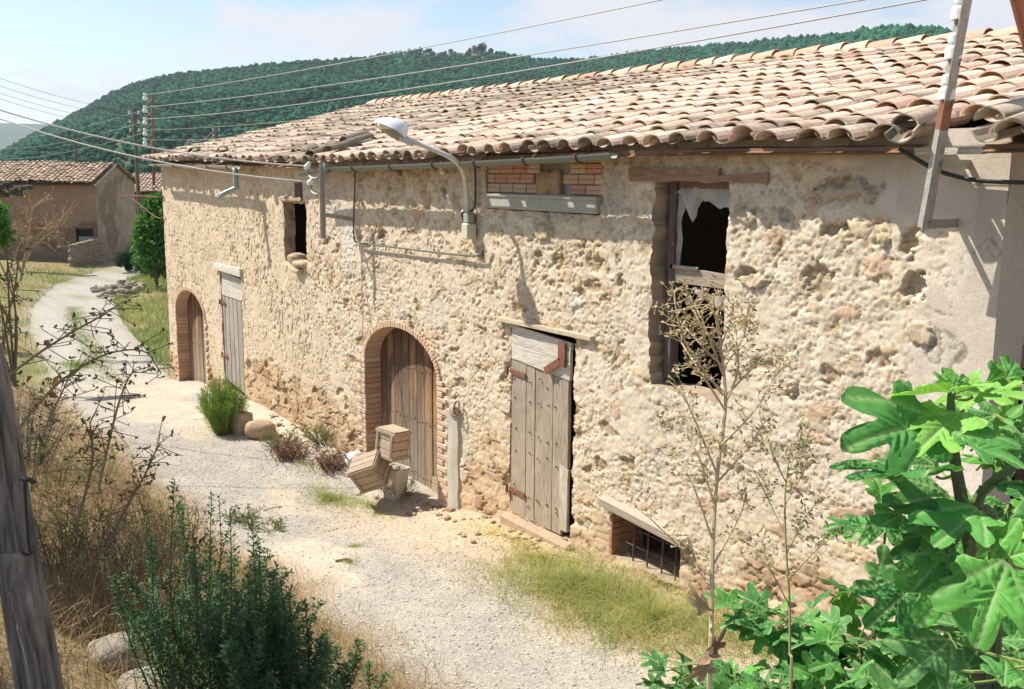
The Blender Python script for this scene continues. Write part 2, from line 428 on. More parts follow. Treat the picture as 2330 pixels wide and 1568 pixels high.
hills = g.build('hills', 'forest', smooth=True); hills['kind'] = 'structure'
# the far ridge beyond the valley
az2 = np.linspace(-1.3, 1.3, 200); r2 = np.array([2300, 2500, 2700, 2900, 3100, 3400.])
A2, R2 = np.meshgrid(az2, r2, indexing='ij'); a2 = A2.ravel(); q2 = R2.ravel()
H2 = 2950 * math.tan(R(2.35)) * (.9 + .22 * fbm(a2 * 11, a2 * 0, 51)) * np.interp(a2, [-1.3, -.5, -.38, -.3, 1.3], [.9, 1.06, 1.0, .8, .6])
V = (np.cos(a2)[:, None] * FW + np.sin(a2)[:, None] * RT) * q2[:, None]; V[:, 2] = H2 * ss(2200, 2950, q2) * (1 - .4 * ss(2950, 3400, q2)) - 8 * ss(2500, 2250, q2)
g = Geo(); g.add(V, grid_faces(len(az2), len(r2)), lerp(np.array([.04, .07, .03]), np.array([.22, .20, .12]), ss(.5, .6, fbm(a2 * 40, q2 / 90, 52))[:, None]))
o = g.build('distant_hills', 'forest', smooth=True); o['kind'] = 'structure'

# forest on the hills: one mass of tree crowns
rs = np.random.RandomState(11)
NT = 46000
a = rs.uniform(-.60, .60, NT * 2); r = np.sqrt(rs.uniform(190 ** 2, 1, NT * 2) * 0 + rs.uniform(0, 1, NT * 2) * (740 ** 2 - 200 ** 2) + 200 ** 2)
ok = (r < ridge_R(a) * 1.03)
nb = fbm(a * 30, r / 45, 44); ok &= rs.rand(len(a)) > ss(.62, .76, nb) * .5
tb = np.exp(-((a - az_el(1030, 110)[0]) / .085) ** 2) * ss(.92, .985, r / ridge_R(a)); ok &= rs.rand(len(a)) > tb * .93
a = a[ok][:NT]; r = r[ok][:NT]
hz = hill_h(a, r) + 3.0
P = (np.cos(a)[:, None] * FW + np.sin(a)[:, None] * RT) * r[:, None]; P[:, 1] += EYE[1]; P[:, 2] = hz
sz = (.95 + 1.4 * rs.rand(len(a)) ** 1.8) * (.8 + .35 * ss(.1, .35, a)) * (.55 + .45 * r / 690)
V0, F0 = ICO[1]; nv = len(V0); n = len(a)
jit = 1 + .55 * (rs.rand(n, nv) - .5)
Vt = V0[None] * jit[..., None] * sz[:, None, None] * np.stack([np.ones(n), np.ones(n), .85 + .5 * rs.rand(n)], 1)[:, None]
ca, sa = np.cos(rs.rand(n) * 6.3)[:, None], np.sin(rs.rand(n) * 6.3)[:, None]
Vt = Vt + (P + np.array([0, 0, 1]) * sz[:, None] * .75)[:, None]
base = lerp(np.array([.010, .070, .043]), np.array([.034, .145, .066]), rs.rand(n, 1) ** 1.3) * (1 + .15 * ss(.15, .4, a))[:, None] * (.55 + .75 * fbm(a * 38, r / 50, 47, 3))[:, None]
kc = np.repeat(base, nv, 0) * (1 + .30 * (rs.rand(n * nv, 1) - .5))
g = Geo(); g.add(Vt.reshape(-1, 3), (np.arange(n)[:, None, None] * nv + F0[None]).reshape(-1, 3), kc)
fo = g.build('forest', 'forest'); tag(fo, 'dense dark green forest covering the hill behind the barn', None, None, 'stuff')

# ruined tower on the hilltop, with the tree that grows against it
az_t, _ = az_el(1083, 110); Rt = ridge_R(np.array([az_t]))[0] * .995
tp = FW * math.cos(az_t) * Rt + RT * math.sin(az_t) * Rt; tp[1] += EYE[1]; tp[2] = float(hill_h(np.array([az_t]), np.array([Rt]))[0]) + 2.0
t_r = thing('ruined_tower', 'ruined square stone tower on the bare hilltop far behind the roof', 'ruin', tp)
g = Geo(); rt = rotm(0, 0, TH + .5)
box(g, tp + [0, 0, 2.3], (5.4, 5.4, 5.6), (.20, .18, .13), rt, .2); box(g, tp + RT * -1.2 + [0, 0, 5.4], (2.2, 2.4, 1.3), (.20, .18, .13), rt, .2)
g.build('wall', 'stone', t_r)
def leafy_ball(g, c, rad, n, ln, wd, c0, c1, rs, flat=1.0, hollow=.35):
    d = rs.randn(n, 3); d /= np.linalg.norm(d, axis=1)[:, None]; q = rad * (hollow + (1 - hollow) * rs.rand(n) ** .5)
    P = np.asarray(c) + d * q[:, None] * np.array([1, 1, flat])
    D = d + rs.randn(n, 3) * .8; N = rs.randn(n, 3) * .6 + np.array([0, 0, 1])
    leaves(g, P, D, N, ln * (.7 + .6 * rs.rand(n)), wd * (.7 + .6 * rs.rand(n)), lerp(np.asarray(c0), np.asarray(c1), rs.rand(n, 1)))
tree_t = thing('hilltop_tree', 'dark bushy tree leaning on the ruined tower on the hilltop', 'tree', tp + RT * 3.2)
g = Geo()
for q in range(7): leafy_ball(g, tp + RT * (2.4 + 3 * rs.rand()) - FW * 2.2 + np.array([0, 0, 1.5 + 4.2 * rs.rand()]), 2.1, 120, .9, .7, (.02, .05, .02), (.045, .085, .03), rs)
g.build('crown', 'leaf', tree_t); g = Geo(); tube(g, [tp + RT * 3.2, tp + RT * 3.2 + [0, 0, 3]], [.4, .2], (.1, .08, .05)); g.build('trunk', 'bark', tree_t)

# ---------------------------------------------------------------- clay roofs
def roof_tiles(g, P, ulen, slen, pitch_u, expo, cf, rs, rtile=.092, skip=None, jit=1.0, arc=8, under=True, pull=0.0):
    """P(u, s, h): point on the roof, u along the eave (m), s up the slope (m), h above it. cf(u, s) -> colour"""
    nc = int(ulen / pitch_u); nr = int(math.ceil(slen / expo))
    th = np.linspace(0, math.pi, arc + 1)
    for kind in ('pan', 'cover'):
        uu = (np.arange(nc)[:, None] + (.5 if kind == 'cover' else 0.0)) * pitch_u + rs.randn(nc, 1) * .006 * jit
        sv = np.arange(nr)[None] * expo + rs.randn(nc, nr) * .018 * jit + rs.randn(nc, 1) * .03 * jit
        U = np.broadcast_to(uu, (nc, nr)) + rs.randn(nc, nr) * .006 * jit
        U, S = U.ravel(), sv.ravel()
        keep = S < slen - .05
        if skip is not None: keep &= ~skip(U, S, kind)
        U, S = U[keep], S[keep]; n = len(U); rows = []
        ln = expo * 1.28; tw = rs.randn(n) * .035 * jit; hj = rs.rand(n) * .012 * jit; rj = 1 + rs.randn(n) * .05 * jit
        for shell in ((0, 1) if under else (0,)):
            for q in (0.0, 1.0):
                rr = rtile * rj * (1.0 - .16 * q if kind == 'cover' else .74 + .14 * q) - .014 * shell
                av = -np.cos(th)[None] * rr[:, None]
                hv = np.sin(th)[None] * rr[:, None] * .66
                if kind == 'cover': h = .045 + hv + (.026 * (1 - q)) + hj[:, None] - .001
                else: h = .078 - np.sin(th)[None] * rr[:, None] * .66 + .022 * (1 - q) - (.014 if shell else 0) + hj[:, None]
                a2 = U[:, None] + av + (tw * (q - .5) * ln)[:, None]; s2 = np.broadcast_to(S[:, None] + q * ln, a2.shape)
                rows.append(np.stack([a2, s2, h], -1))
        W = np.stack(rows, 1)                                   # n, rows, arc+1, 3
        m = W.shape[1]; na = arc + 1
        pts = P(W[..., 0].ravel(), np.minimum(W[..., 1].ravel(), slen), W[..., 2].ravel())
        f = []
        i = np.arange(arc)
        f.append(np.stack([i, i + 1, na + i + 1, na + i], 1))
        if under:
            f.append(np.stack([2 * na + i + 1, 2 * na + i, 3 * na + i, 3 * na + i + 1], 1))
            f.append(np.stack([i, 2 * na + i, 2 * na + i + 1, i + 1], 1))
            f.append(np.array([[0, na, 3 * na, 2 * na], [arc, 2 * na + arc, 3 * na + arc, na + arc]]))
        f = np.concatenate(f)
        F = (np.arange(n)[:, None, None] * (m * na) + f[None]).reshape(-1, 4)
        kcol = cf(U, S, kind); K = np.repeat(kcol, m * na, 0)
        lich = fbm(W[..., 0].ravel() * 8, W[..., 1].ravel() * 4.5, 77, 4, .65)
        old = cf(U, S, 'old'); lm = ss(.66 - .20 * np.repeat(old, m * na), .74 - .18 * np.repeat(old, m * na), lich)
        K = lerp(K, np.array([.21, .175, .125]), (lm * .85)[:, None])
        g.add(pts, F, K)

# ---------------------------------------------------------------- the barn
barn = thing('stone_barn', 'long stone and mud barn with clay tile roof and two arched doorways', 'barn', (-12, 0, -.4))
EAVE_X = [-22, -21.2, -16, -13, -12, -9, -6.5, -4, 1]; EAVE_Z = [3.80, 3.80, 3.735, 3.69, 3.69, 3.745, 3.785, 3.765, 3.77]
RIDGE_X = [-22, -20.4, -14.7, -11.7, -8, -5.35, 1]; RIDGE_Y = [4.5, 4.6, 4.62, 4.80, 4.35, 3.9, 3.3]; RIDGE_Z = [5.06, 5.04, 5.03, 5.07, 4.97, 4.85, 4.70]
OVER = .27
SL = 5.2                                                     # nominal slope length
def roofP(u, s, h):
    xe = -21.32 + u
    t = s / SL
    x = xe + .85 * np.clip((-12 - xe) / 9, 0, 1) * t
    yr = np.interp(x, RIDGE_X, RIDGE_Y); zr = np.interp(x, RIDGE_X, RIDGE_Z); ze = np.interp(x, EAVE_X, EAVE_Z)
    dip = (fbm(x * .5, t * 3 + 2, 61, 2) - .5) * .11 * np.sin(np.pi * np.clip(t, 0, 1)) + (vn(x * 1.1, t * 6, 62) - .5) * .035
    ov = OVER + .05 * (vn(x * 1.7, t * 0, 63) - .5) + .03 * ss(-3.9, -3.2, x)
    y = -ov + (yr + ov) * t; z = ze + (zr - ze) * t + dip
    return np.stack([x - .0 * h, y - .26 * h, z + .965 * h], -1)
rs = np.random.RandomState(5)
def roof_col(U, S, kind):
    x = -21.32 + U; t = S / SL
    edge = np.interp(x, [-21, -14, -12.2, -9.6, -8.6, -6.0], [-.1, -.05, .18, .62, .86, 1.05])
    old = ss(-.10, .10, t - edge + (vn(x * .8, t * 5, 64) - .5) * .25)
    old = np.clip(old + .65 * ss(.17, .03, t + (vn(x * 1.3, t * 9, 68) - .5) * .1) * (rs.rand(len(U)) > .2), 0, 1)
    if kind == 'old': return old
    n = len(U); q = rs.rand(n, 1)
    c = lerp(np.array([.66, .485, .365]), np.array([.69, .56, .44]), q)
    c = np.where(rs.rand(n, 1) < .12, np.array([.62, .43, .33]), c)
    c = np.where(rs.rand(n, 1) < .03, np.array([.40, .33, .25]), c)
    c2 = lerp(np.array([.52, .39, .29]), np.array([.62, .50, .385]), q)
    c = lerp(c, c2, old[:, None]) * (.88 + .24 * rs.rand(n, 1))
    if kind == 'pan': c = c * .92
    return c
def roof_skip(U, S, kind):
    x = -21.32 + U
    hole = (S < .55) & (x > -3.76) & (x < -3.30)
    jag = (rs.rand(len(U)) < .035) & (x < -11) & (kind == 'cover')
    return hole | jag
g = Geo(); roof_tiles(g, roofP, 22.4, SL, .292, .36, roof_col, rs, rtile=.116, skip=roof_skip)
# displaced tiles round the gap at the east end, and loose ones on the old part
def loose(cx, cs, h, rz, tilt, colr, up=True, ln=.44, rr=.10):
    th = np.linspace(0, math.pi, 15); rows = []
    for sh in (0, .014):
        for q in (0, 1):
            r_ = rr * (1 - .15 * q) - sh; a_ = -np.cos(th) * r_; hh = np.sin(th) * r_ * (.75 if up else -.7) + (0 if up else .08)
            rows.append(np.stack([a_, np.full(15, (q - .0) * ln), hh + tilt * q * ln + h], 1))
    W = np.stack(rows); c, s_ = math.cos(rz), math.sin(rz)
    u = cx + 21.32 + W[..., 0] * c - W[..., 1] * s_; s2 = cs + W[..., 0] * s_ + W[..., 1] * c
    pts = roofP(u.ravel(), s2.ravel(), W[..., 2].ravel()); i = np.arange(14); na = 15
    f = np.concatenate([np.stack([i, i + 1, na + i + 1, na + i], 1), np.stack([2 * na + i + 1, 2 * na + i, 3 * na + i, 3 * na + i + 1], 1), np.stack([i, 2 * na + i, 2 * na + i + 1, i + 1], 1), np.array([[0, na, 3 * na, 2 * na], [14, 44, 59, 29]])])
    K = lerp(np.asarray(colr), np.array([.16, .14, .10]), ss(.45, .62, fbm(W[..., 0].ravel() * 14 + cx * 7, W[..., 1].ravel() * 9, 12))[:, None])
    g.add(pts, f, K)
loose(-3.74, -.08, .03, .25, .08, (.46, .37, .27), False, .36); loose(-3.80, .10, .12, .1, .02, (.48, .38, .28))
loose(-3.20, -.06, .02, -.35, .02, (.44, .37, .27), False); loose(-3.24, .10, .13, -.22, .03, (.46, .39, .29), rr=.11)
loose(-3.02, -.14, .10, -.1, .05, (.46, .39, .28), rr=.11); loose(-2.75, -.12, .10, -.1, .05, (.46, .39, .28), rr=.11)
for (cx, cs, h, rz) in ((-13.2, .25, .15, 1.2), (-12.9, .5, .15, 1.35), (-12.75, .55, .17, .2), (-12.95, .62, .2, .3), (-17.2, .3, .15, 1.2), (-18.6, .25, .14, 1.1), (-12.5, .15, .16, .5), (-12.9, .05, .13, .35)):
    loose(cx, cs, h, rz, .02, (.19, .16, .115))
roof = g.build('roof', 'tile', barn)
# ridge capping
g = Geo(); xs = -20.6
while xs < .6:
    x2 = xs + .39; th = np.linspace(0, math.pi, 9); rows = []
    for sh in (0, .015):
        for q, xx in ((0, xs - .06), (1, x2)):
            r_ = .125 * (1 - .12 * (1 - q)) - sh; yc = np.interp(xx, RIDGE_X, RIDGE_Y) - .02; zc = np.interp(xx, RIDGE_X, RIDGE_Z) + .055 + .028 * q + rs.randn() * .004
            rows.append(np.stack([np.full(9, xx), yc - np.cos(th) * r_, zc + np.sin(th) * r_ * .9], 1))
    W = np.stack(rows).reshape(-1, 3); i = np.arange(8); na = 9
    f = np.concatenate([np.stack([i, i + 1, na + i + 1, na + i], 1), np.stack([2 * na + i, 2 * na + i + 1, 3 * na + i + 1, 3 * na + i], 1), np.stack([na + i, na + i + 1, 3 * na + i + 1, 3 * na + i], 1), np.array([[0, na, 3 * na, 2 * na]])])
    c = lerp(np.array([.50, .31, .21]), np.array([.58, .45, .33]), rs.rand()) * (.9 + .2 * rs.rand())
    g.add(W, f, c); xs = x2
g.build('ridge_capping', 'tile', roof)
# roof boards under the tiles and the rear slope
g = Geo(); us = np.linspace(.02, 22.3, 90); sv = np.linspace(.035, SL, 12)
UU, SS_ = np.meshgrid(us, sv, indexing='ij'); pts = roofP(UU.ravel(), SS_.ravel(), np.full(UU.size, -.035)); F = grid_faces(90, 12)
cx = pts[F].mean(1); F = F[~((cx[:, 0] > -3.80) & (cx[:, 0] < -3.28) & (cx[:, 1] < .05))]
g.add(pts, F, (.25, .16, .10))
rx = np.linspace(-21.2, .9, 40); a_ = np.stack([rx, np.interp(rx, RIDGE_X, RIDGE_Y), np.interp(rx, RIDGE_X, RIDGE_Z) + .05], 1); b_ = a_ + np.array([0, 5.0, -1.35])
V = np.stack([a_, b_], 1).reshape(-1, 3); g.add(V, grid_faces(40, 2), (.42, .30, .20))
g.build('roof_boards', 'woodx', roof)
g = Geo()
for x0, x1 in ((-13.0, -6.6), (-6.58, -3.76), (-3.30, .8)):
    zz0 = np.interp(x0, EAVE_X, EAVE_Z); zz1 = np.interp(x1, EAVE_X, EAVE_Z)
    box(g, ((x0 + x1) / 2, -OVER + .11, (zz0 + zz1) / 2 - .004), (x1 - x0, .05, .05), (.26, .15, .095), rotm(0, -math.atan2(zz1 - zz0, x1 - x0), 0))
box(g, (-3.53, -OVER + .10, 3.752), (.44, .05, .04), (.50, .46, .40))
g.build('eave_board', 'woodx', roof)

# ------------- the front wall: one dense sheet with real relief, openings cut out of it
XL, XR = -21.02, -3.24
CELL = .0128
wx = np.arange(XL, XR + CELL / 2, CELL); wz = np.arange(-1.15, 3.90, CELL)
Xg, Zg = np.meshgrid(wx, wz, indexing='ij'); X = Xg.ravel().copy(); Z = Zg.ravel().copy()
def sd_rect(x, z, x0, x1, z0, z1, jx=0, s=0):
    if jx:
        x = x + (fbm(z * 7, x * 3 + s, s, 3) - .5) * jx; z = z + (fbm(x * 7, z * 3 + s, s + 3, 3) - .5) * jx
    a = np.maximum(x0 - x, x - x1); b = np.maximum(z0 - z, z - z1)
    return np.where((a > 0) & (b > 0), np.hypot(a, b), np.maximum(a, b))
def sd_arch(x, z, xc, hw, z0, zs, rise):
    k = rise / hw; zz = np.where(z > zs, (z - zs) / k, 0)
    return np.maximum(np.hypot(x - xc, zz) - hw, z0 - z)
ARCH = [(-19.525, .915, -1.2, .83, .50), (-10.87, .955, -1.2, 1.17, .545)]
OPEN = [lambda x, z: sd_arch(x, z, *ARCH[0]), lambda x, z: sd_arch(x, z, *ARCH[1]),
        lambda x, z: sd_rect(x, z, -17.64, -16.55, -.30, 1.90, .03, 3), lambda x, z: sd_rect(x, z, -14.54, -13.69, 2.27, 3.18, .09, 5),
        lambda x, z: sd_rect(x, z, -8.43, -7.36, .03, 2.09, .05, 7), lambda x, z: sd_rect(x, z, -8.90, -7.02, 3.24, 3.88, .02, 9),
        lambda x, z: sd_rect(x, z + .10 * ss(-6.1, -5.4, x) * 0, -6.31, -5.46, 1.80, 3.56, .09, 11), lambda x, z: sd_rect(x, z, -6.74, -5.85, .10, .50, .04, 13)]
DEPTH = [.26, .26, .16, .19, .14, .055, .30, .40]
def sd_all(x, z):
    S = np.stack([f(x, z) for f in OPEN]); k = S.argmin(0); return S.min(0), k
sd, which = sd_all(X, Z)
e = .002; gxs = (sd_all(X + e, Z)[0] - sd_all(X - e, Z)[0]) / (2 * e); gzs = (sd_all(X, Z + e)[0] - sd_all(X, Z - e)[0]) / (2 * e)
gl = np.hypot(gxs, gzs) + 1e-6; sn = np.abs(sd) < CELL * .72
X = np.where(sn, X - sd * gxs / gl ** 2, X); Z = np.where(sn, Z - sd * gzs / gl ** 2, Z)
x, z = X, Z
zb = zlane(x)
n_l = fbm(x * 1.1, z * 1.1, 101, 4); n_m = fbm(x * 6, z * 7, 102, 4); n_f = fbm(x * 24, z * 26, 103, 3); n_w = fbm(x * 2.6, z * 2.6, 104, 3)
A = ss(-12.2, -13.6, x + (n_l - .5) * 3); Cz = ss(-7.4, -6.2, x + (n_l - .5) * 2.0)
Dz = np.maximum(ss(-3.95, -3.72, x + (n_w - .5) * .7 - .10 * (z - 2)) * ss(.3, .9, z), ss(-4.5, -4.1, x + (n_w - .5) * .4) * ss(3.25, 3.42, z + (n_m - .5) * .2))
hm = np.interp(x, [-21, -20.6, -18, -16.4, -15.5, -13.5, -12.2, -10, -9.4, -8.6, -7, -5.9, -5.2, -3.2], [.9, .5, .3, .65, .85, .85, .75, .35, .70, .85, .2, .15, .42, .50])
Mz = ss(.12, -.10, z - zb - hm + (n_w - .5) * .9) * (1 - Dz)
# rough coat
n_x = fbm(x * 13 + n_m * 2, z * 15, 131, 4, .6); n_r = 1 - np.abs(2 * fbm(x * 27 + n_m * 3, z * 30, 151, 3) - 1); h = (n_l - .5) * .010 + (n_x - .5) * .0025 + (n_f - .5) * .0035 - .011 * ss(.84, .99, n_r) * ss(.46, .62, fbm(x * 2.2, z * 2.8, 152, 3))
# scaly layers of old render (stronger to the east)
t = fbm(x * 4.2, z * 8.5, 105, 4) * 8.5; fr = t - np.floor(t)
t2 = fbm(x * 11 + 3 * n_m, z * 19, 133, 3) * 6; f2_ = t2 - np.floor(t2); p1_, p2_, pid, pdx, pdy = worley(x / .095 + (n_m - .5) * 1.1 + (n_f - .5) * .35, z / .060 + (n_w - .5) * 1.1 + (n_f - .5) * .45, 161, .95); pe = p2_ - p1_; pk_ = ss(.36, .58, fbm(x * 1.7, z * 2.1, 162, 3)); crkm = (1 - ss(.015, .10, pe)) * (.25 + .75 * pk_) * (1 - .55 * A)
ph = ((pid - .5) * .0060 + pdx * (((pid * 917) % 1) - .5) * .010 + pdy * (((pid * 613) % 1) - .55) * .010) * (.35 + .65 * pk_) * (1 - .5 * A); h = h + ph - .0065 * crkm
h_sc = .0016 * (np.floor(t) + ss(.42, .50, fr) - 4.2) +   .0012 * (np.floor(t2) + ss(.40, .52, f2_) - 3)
mid = (1 - A) * (1 - Cz)
h = h + h_sc * (Cz * 1.0 + mid * .50 + A * .22) * (1 - Dz)
# pock marks; upright ones in the west
pk = np.where(A > .5, fbm(x * 25 + n_m, z * 12, 106, 2), fbm(x * 17 + n_m * 2, z * 17, 107, 2))
dens = fbm(x * .9, z * .9, 108, 3)
thr = .74 - .13 * ss(.35, .65, dens)
upper = ss(.9, 1.7, z - zb)
pit = ss(thr, thr + .05, pk) * (.4 + .6 * upper) * (1 - Dz)
h = h - .019 * pit * (.45 + .4 * A + .25 * mid)
# single stones standing proud or fallen out
f1, f2, cid, dx, dy = worley(x / .19 + (n_m - .5) * .9 + (n_x - .5) * .7, z / .11 + (n_w - .5) * .6 + (n_x - .5) * .8, 109)
edge = f2 - f1; st = (cid < .13 + .05 * mid) & (Mz < .4) & (A < .8); stm = st * ss(.02, .16, edge) * (1 - Dz); gap = st * (1 - ss(.02, .10, edge)) * (1 - Dz)
h = h + stm * (.004 + .002 * (1 - f1)) - gap * .010
ho = (cid > .972 - .012 * mid) & (Mz < .5) & (A < .6) & (z - zb > .5); hom = ho * ss(.10, .22, edge + (n_m - .5) * .1) * (1 - Dz); h = h - hom * .022
# masonry at the foot
szv = np.where(fbm(x * 1.3, z * 1.3, 140, 2) > .5, 1.0, 1.45); g1, g2, gid, gdx, gdy = worley(x / .25 * szv + (n_m - .5) * .8 + (n_x - .5) * .5, z / .14 * szv + (n_l - .5) * .8 + (n_x - .5) * .6, 119, .9)
ge = g2 - g1; face = ss(.02, .11, ge + (n_x - .5) * .10); smear = ss(.50, .62, fbm(x * 4, z * 5, 141, 3)); face = lerp(face, 1 - .25 * (1 - face), smear)
hmason = -.018 + face * (.024 + .024 * (gid - .5) * (1 - .6 * smear)) + (n_x - .5) * .014 + (n_f - .5) * .010 + h_sc * .4
hmason = np.where(gid > .95, -.035, hmason)
h = lerp(h, hmason + (n_l - .5) * .02, Mz)
# smooth plaster in the east
h = lerp(h, .004 + (n_l - .5) * .02 + (n_f - .5) * .003, Dz)
# colours
base = lerp(np.array([.60, .50, .365]), np.array([.66, .565, .425]), n_w[:, None])
base = lerp(base, np.array([.60, .485, .34]), A[:, None] * .7)
base = lerp(base, np.array([.66, .575, .45]), (Cz * (.55 + .5 * (n_m - .5)))[:, None])
K = base * (.90 + .20 * n_m)[:, None] * (.93 + .14 * pid)[:, None] * (1 - .30 * crkm)[:, None]; pst = (((pid * 7717) % 1) > .90) * ss(.05, .14, pe) * (1 - .7 * A); K = lerp(K, np.array([[.46, .34, .20], [.52, .37, .255], [.44, .36, .265], [.56, .46, .31]])[((pid * 3571) % 4).astype(int)], (pst * .6)[:, None])
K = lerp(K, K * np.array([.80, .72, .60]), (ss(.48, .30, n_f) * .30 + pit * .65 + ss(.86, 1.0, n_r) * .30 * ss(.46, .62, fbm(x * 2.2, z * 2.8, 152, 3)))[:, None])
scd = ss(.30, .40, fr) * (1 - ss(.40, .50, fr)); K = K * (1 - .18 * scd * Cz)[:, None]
stc = np.array([[.40, .29, .165], [.45, .30, .19], [.36, .28, .19], [.50, .40, .25]])[(cid * 7919 % 4).astype(int)]
K = lerp(K, stc * (.95 + .4 * n_m)[:, None], (stm * .7)[:, None]); K = lerp(K, K * np.array([.62, .52, .42]), (gap * .7 + hom * .8)[:, None])
mc = np.array([[.40, .265, .155], [.44, .30, .18], [.36, .235, .15], [.47, .36, .22], [.41, .25, .15]])[(gid * 7919 % 5).astype(int)]
mcol = lerp(np.array([.26, .18, .105]), mc, face[:, None]) * (.82 + .36 * n_m)[:, None]
mcol = lerp(mcol, base * np.array([.92, .84, .74]), (smear * .7)[:, None]); K = lerp(K, mcol, (Mz * .9)[:, None])
reds = ss(1.6, .3, z - zb) * .22 * (1 - Dz); K = lerp(K, K * np.array([1.02, .88, .74]), reds[:, None])
c1_, c2_, _a, _b, _c = worley(x * 1.7 + n_m, z * 1.3 + n_w, 171); crk = (1 - ss(.0, .035, c2_ - c1_ + (n_x - .5) * .03)) * ss(.45, .55, n_l); pd = np.array([.62, .545, .45]) * (.82 + .36 * n_w)[:, None] * (1 - .5 * crk)[:, None]; pd = lerp(pd, pd * np.array([.80, .78, .74]), ss(.52, .62, fbm(x * 3, z * 1.2, 172, 4))[:, None] * .6); K = lerp(K, pd, Dz[:, None]); h = h - .006 * crk * Dz
# pale lime splashes and grey cement smears
def blot(px, py, rx, rz, colr, amt, seed):
    global K
    c = onY(px, py); d = np.hypot((x - c[0]) / rx, (z - c[2]) / rz) + (fbm(x * 9, z * 9, seed, 3) - .5) * 1.1
    K = lerp(K, np.asarray(colr), (ss(1.05, .55, d) * amt)[:, None])
blot(790, 520, .30, .40, (.62, .57, .50), .85, 1); blot(765, 455, .22, .30, (.50, .46, .40), .8, 2); blot(793, 575, .12, .35, (.62, .58, .52), .7, 3)
blot(995, 715, .22, .26, (.57, .50, .40), .8, 4); blot(1240, 480, 1.15, .10, (.42, .39, .33), .8, 5); blot(1390, 445, .12, .35, (.44, .40, .34), .8, 6)
blot(1500, 990, .25, .5, (.56, .48, .37), .6, 7); blot(1180, 705, .3, .25, (.50, .36, .26), .5, 8); blot(545, 720, .10, .30, (.60, .55, .46), .7, 9); blot(575, 800, .12, .35, (.58, .52, .42), .7, 10)
blot(1045, 1010, .35, .5, (.53, .47, .37), .6, 11); blot(1310, 690, .10, .12, (.60, .56, .48), .8, 12)
# the big hollows and boulders one can point at
for (px, py, rx, rz, dep, colr, sd_) in ((1867, 642, .13, .12, -.05, (.40, .30, .17), 1), (2080, 650, .12, .07, -.08, (.26, .20, .13), 2), (1890, 520, .11, .05, -.07, (.30, .24, .15), 3), (1925, 435, .22, .07, .035, (.34, .26, .165), 4),
        (2068, 550, .07, .08, -.05, (.33, .25, .15), 6), (1238, 525, .13, .10, .035, (.44, .35, .21), 7), (1715, 640, .11, .06, .04, (.50, .40, .27), 8), (1702, 625, .10, .05, -.05, (.3, .22, .14), 9),
        (2010, 545, .07, .05, .03, (.40, .31, .19), 10), (2100, 760, .09, .06, .03, (.47, .35, .2), 11), (1700, 485, .08, .07, .03, (.42, .34, .22), 12), (1785, 490, .06, .05, -.04, (.35, .27, .17), 13),
        (1010, 850 - 40, .07, .05, .02, (.46, .38, .26), 14), (1225, 590, .07, .07, -.04, (.36, .27, .16), 15), (870, 540, .11, .10, -.05, (.30, .23, .15), 16), (1295, 755, .05, .04, -.04, (.33, .22, .15), 17),
        (1010, 430, .06, .05, -.05, (.3, .24, .16), 18), (905, 385, .10, .05, -.05, (.28, .22, .15), 19), (1800, 880, .08, .06, .03, (.47, .36, .23), 20), (1410, 640, .05, .10, -.04, (.34, .25, .16), 21), (1670, 1045, .09, .07, .015, (.45, .35, .2), 22)):
    c = onY(px, py); d = np.hypot((x - c[0]) / rx, (z - c[2]) / rz) + (fbm(x * 11, z * 11, 200 + sd_, 4, .6) - .5) * 2.0
    m_ = ss(1.0, .86, d); h = h + dep * m_ * (.5 + .5 * n_x); ring = ss(1.25, 1.0, d) * (1 - m_) * (dep > 0); h = h - .02 * ring
    K = lerp(K, np.asarray(colr) * (.8 + .8 * (n_x - .3))[:, None], (m_ * .55)[:, None])
# crumbling round openings
sdq = sd_all(x, z)[0]; rim = ss(.10, .0, sdq) * (which > 1); h = h - rim * .012 * ss(.35, .65, n_m); h = np.where(sdq < .004, np.minimum(h, .012), h)
h = np.where(z > 3.72, h * .5, h)
yv = -h
F = grid_faces(len(wx), len(wz))
cxm = Xg.ravel()[F].mean(1); czm = Zg.ravel()[F].mean(1); sc_, wk = sd_all(cxm, czm); F = F[sc_ > 0]
Vw = np.stack([x - .10 * ss(.5, 4, 3.4 - z) * 0, yv, z], 1)
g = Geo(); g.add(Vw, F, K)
# reveals: push every hole edge inwards
E_ = np.concatenate([F[:, [0, 1]], F[:, [1, 2]], F[:, [2, 3]], F[:, [3, 0]]]); key = np.sort(E_, 1); code = key[:, 0].astype(np.int64) * 10 ** 7 + key[:, 1]
uq, idx, cnt = np.unique(code, return_index=True, return_counts=True); be = E_[idx[cnt == 1]]
sdb = np.abs(sd_all(x[be], z[be])[0]).max(1); be = be[sdb < CELL * 1.3]
wk = which[be[:, 0]]; dep = np.array(DEPTH)[wk]
nst = 6; rows = [Vw[be]]
for q in range(1, nst + 1):
    t_ = q / nst; p = Vw[be].copy(); p[..., 1] = p[..., 1] * (1 - t_) + dep[:, None] * t_
    wob = (fbm(p[..., 0].ravel() * 6 + p[..., 1].ravel() * 7, p[..., 2].ravel() * 7, 300, 3).reshape(p.shape[:2]) - .5) * .07 * (np.array([0, 0, .3, 1.2, .3, .1, 1.2, .6])[wk])[:, None] * min(1, t_ * 2)
    p[..., 0] += wob; p[..., 2] += wob * .6; rows.append(p)
Q = np.stack(rows, 1)                                       # nb, nst+1, 2, 3
nb = len(be); ii = np.arange(nb)[:, None] * ((nst + 1) * 2) + np.arange(nst)[None] * 2
Fq = np.stack([ii, ii + 1, ii + 3, ii + 2], -1).reshape(-1, 4)
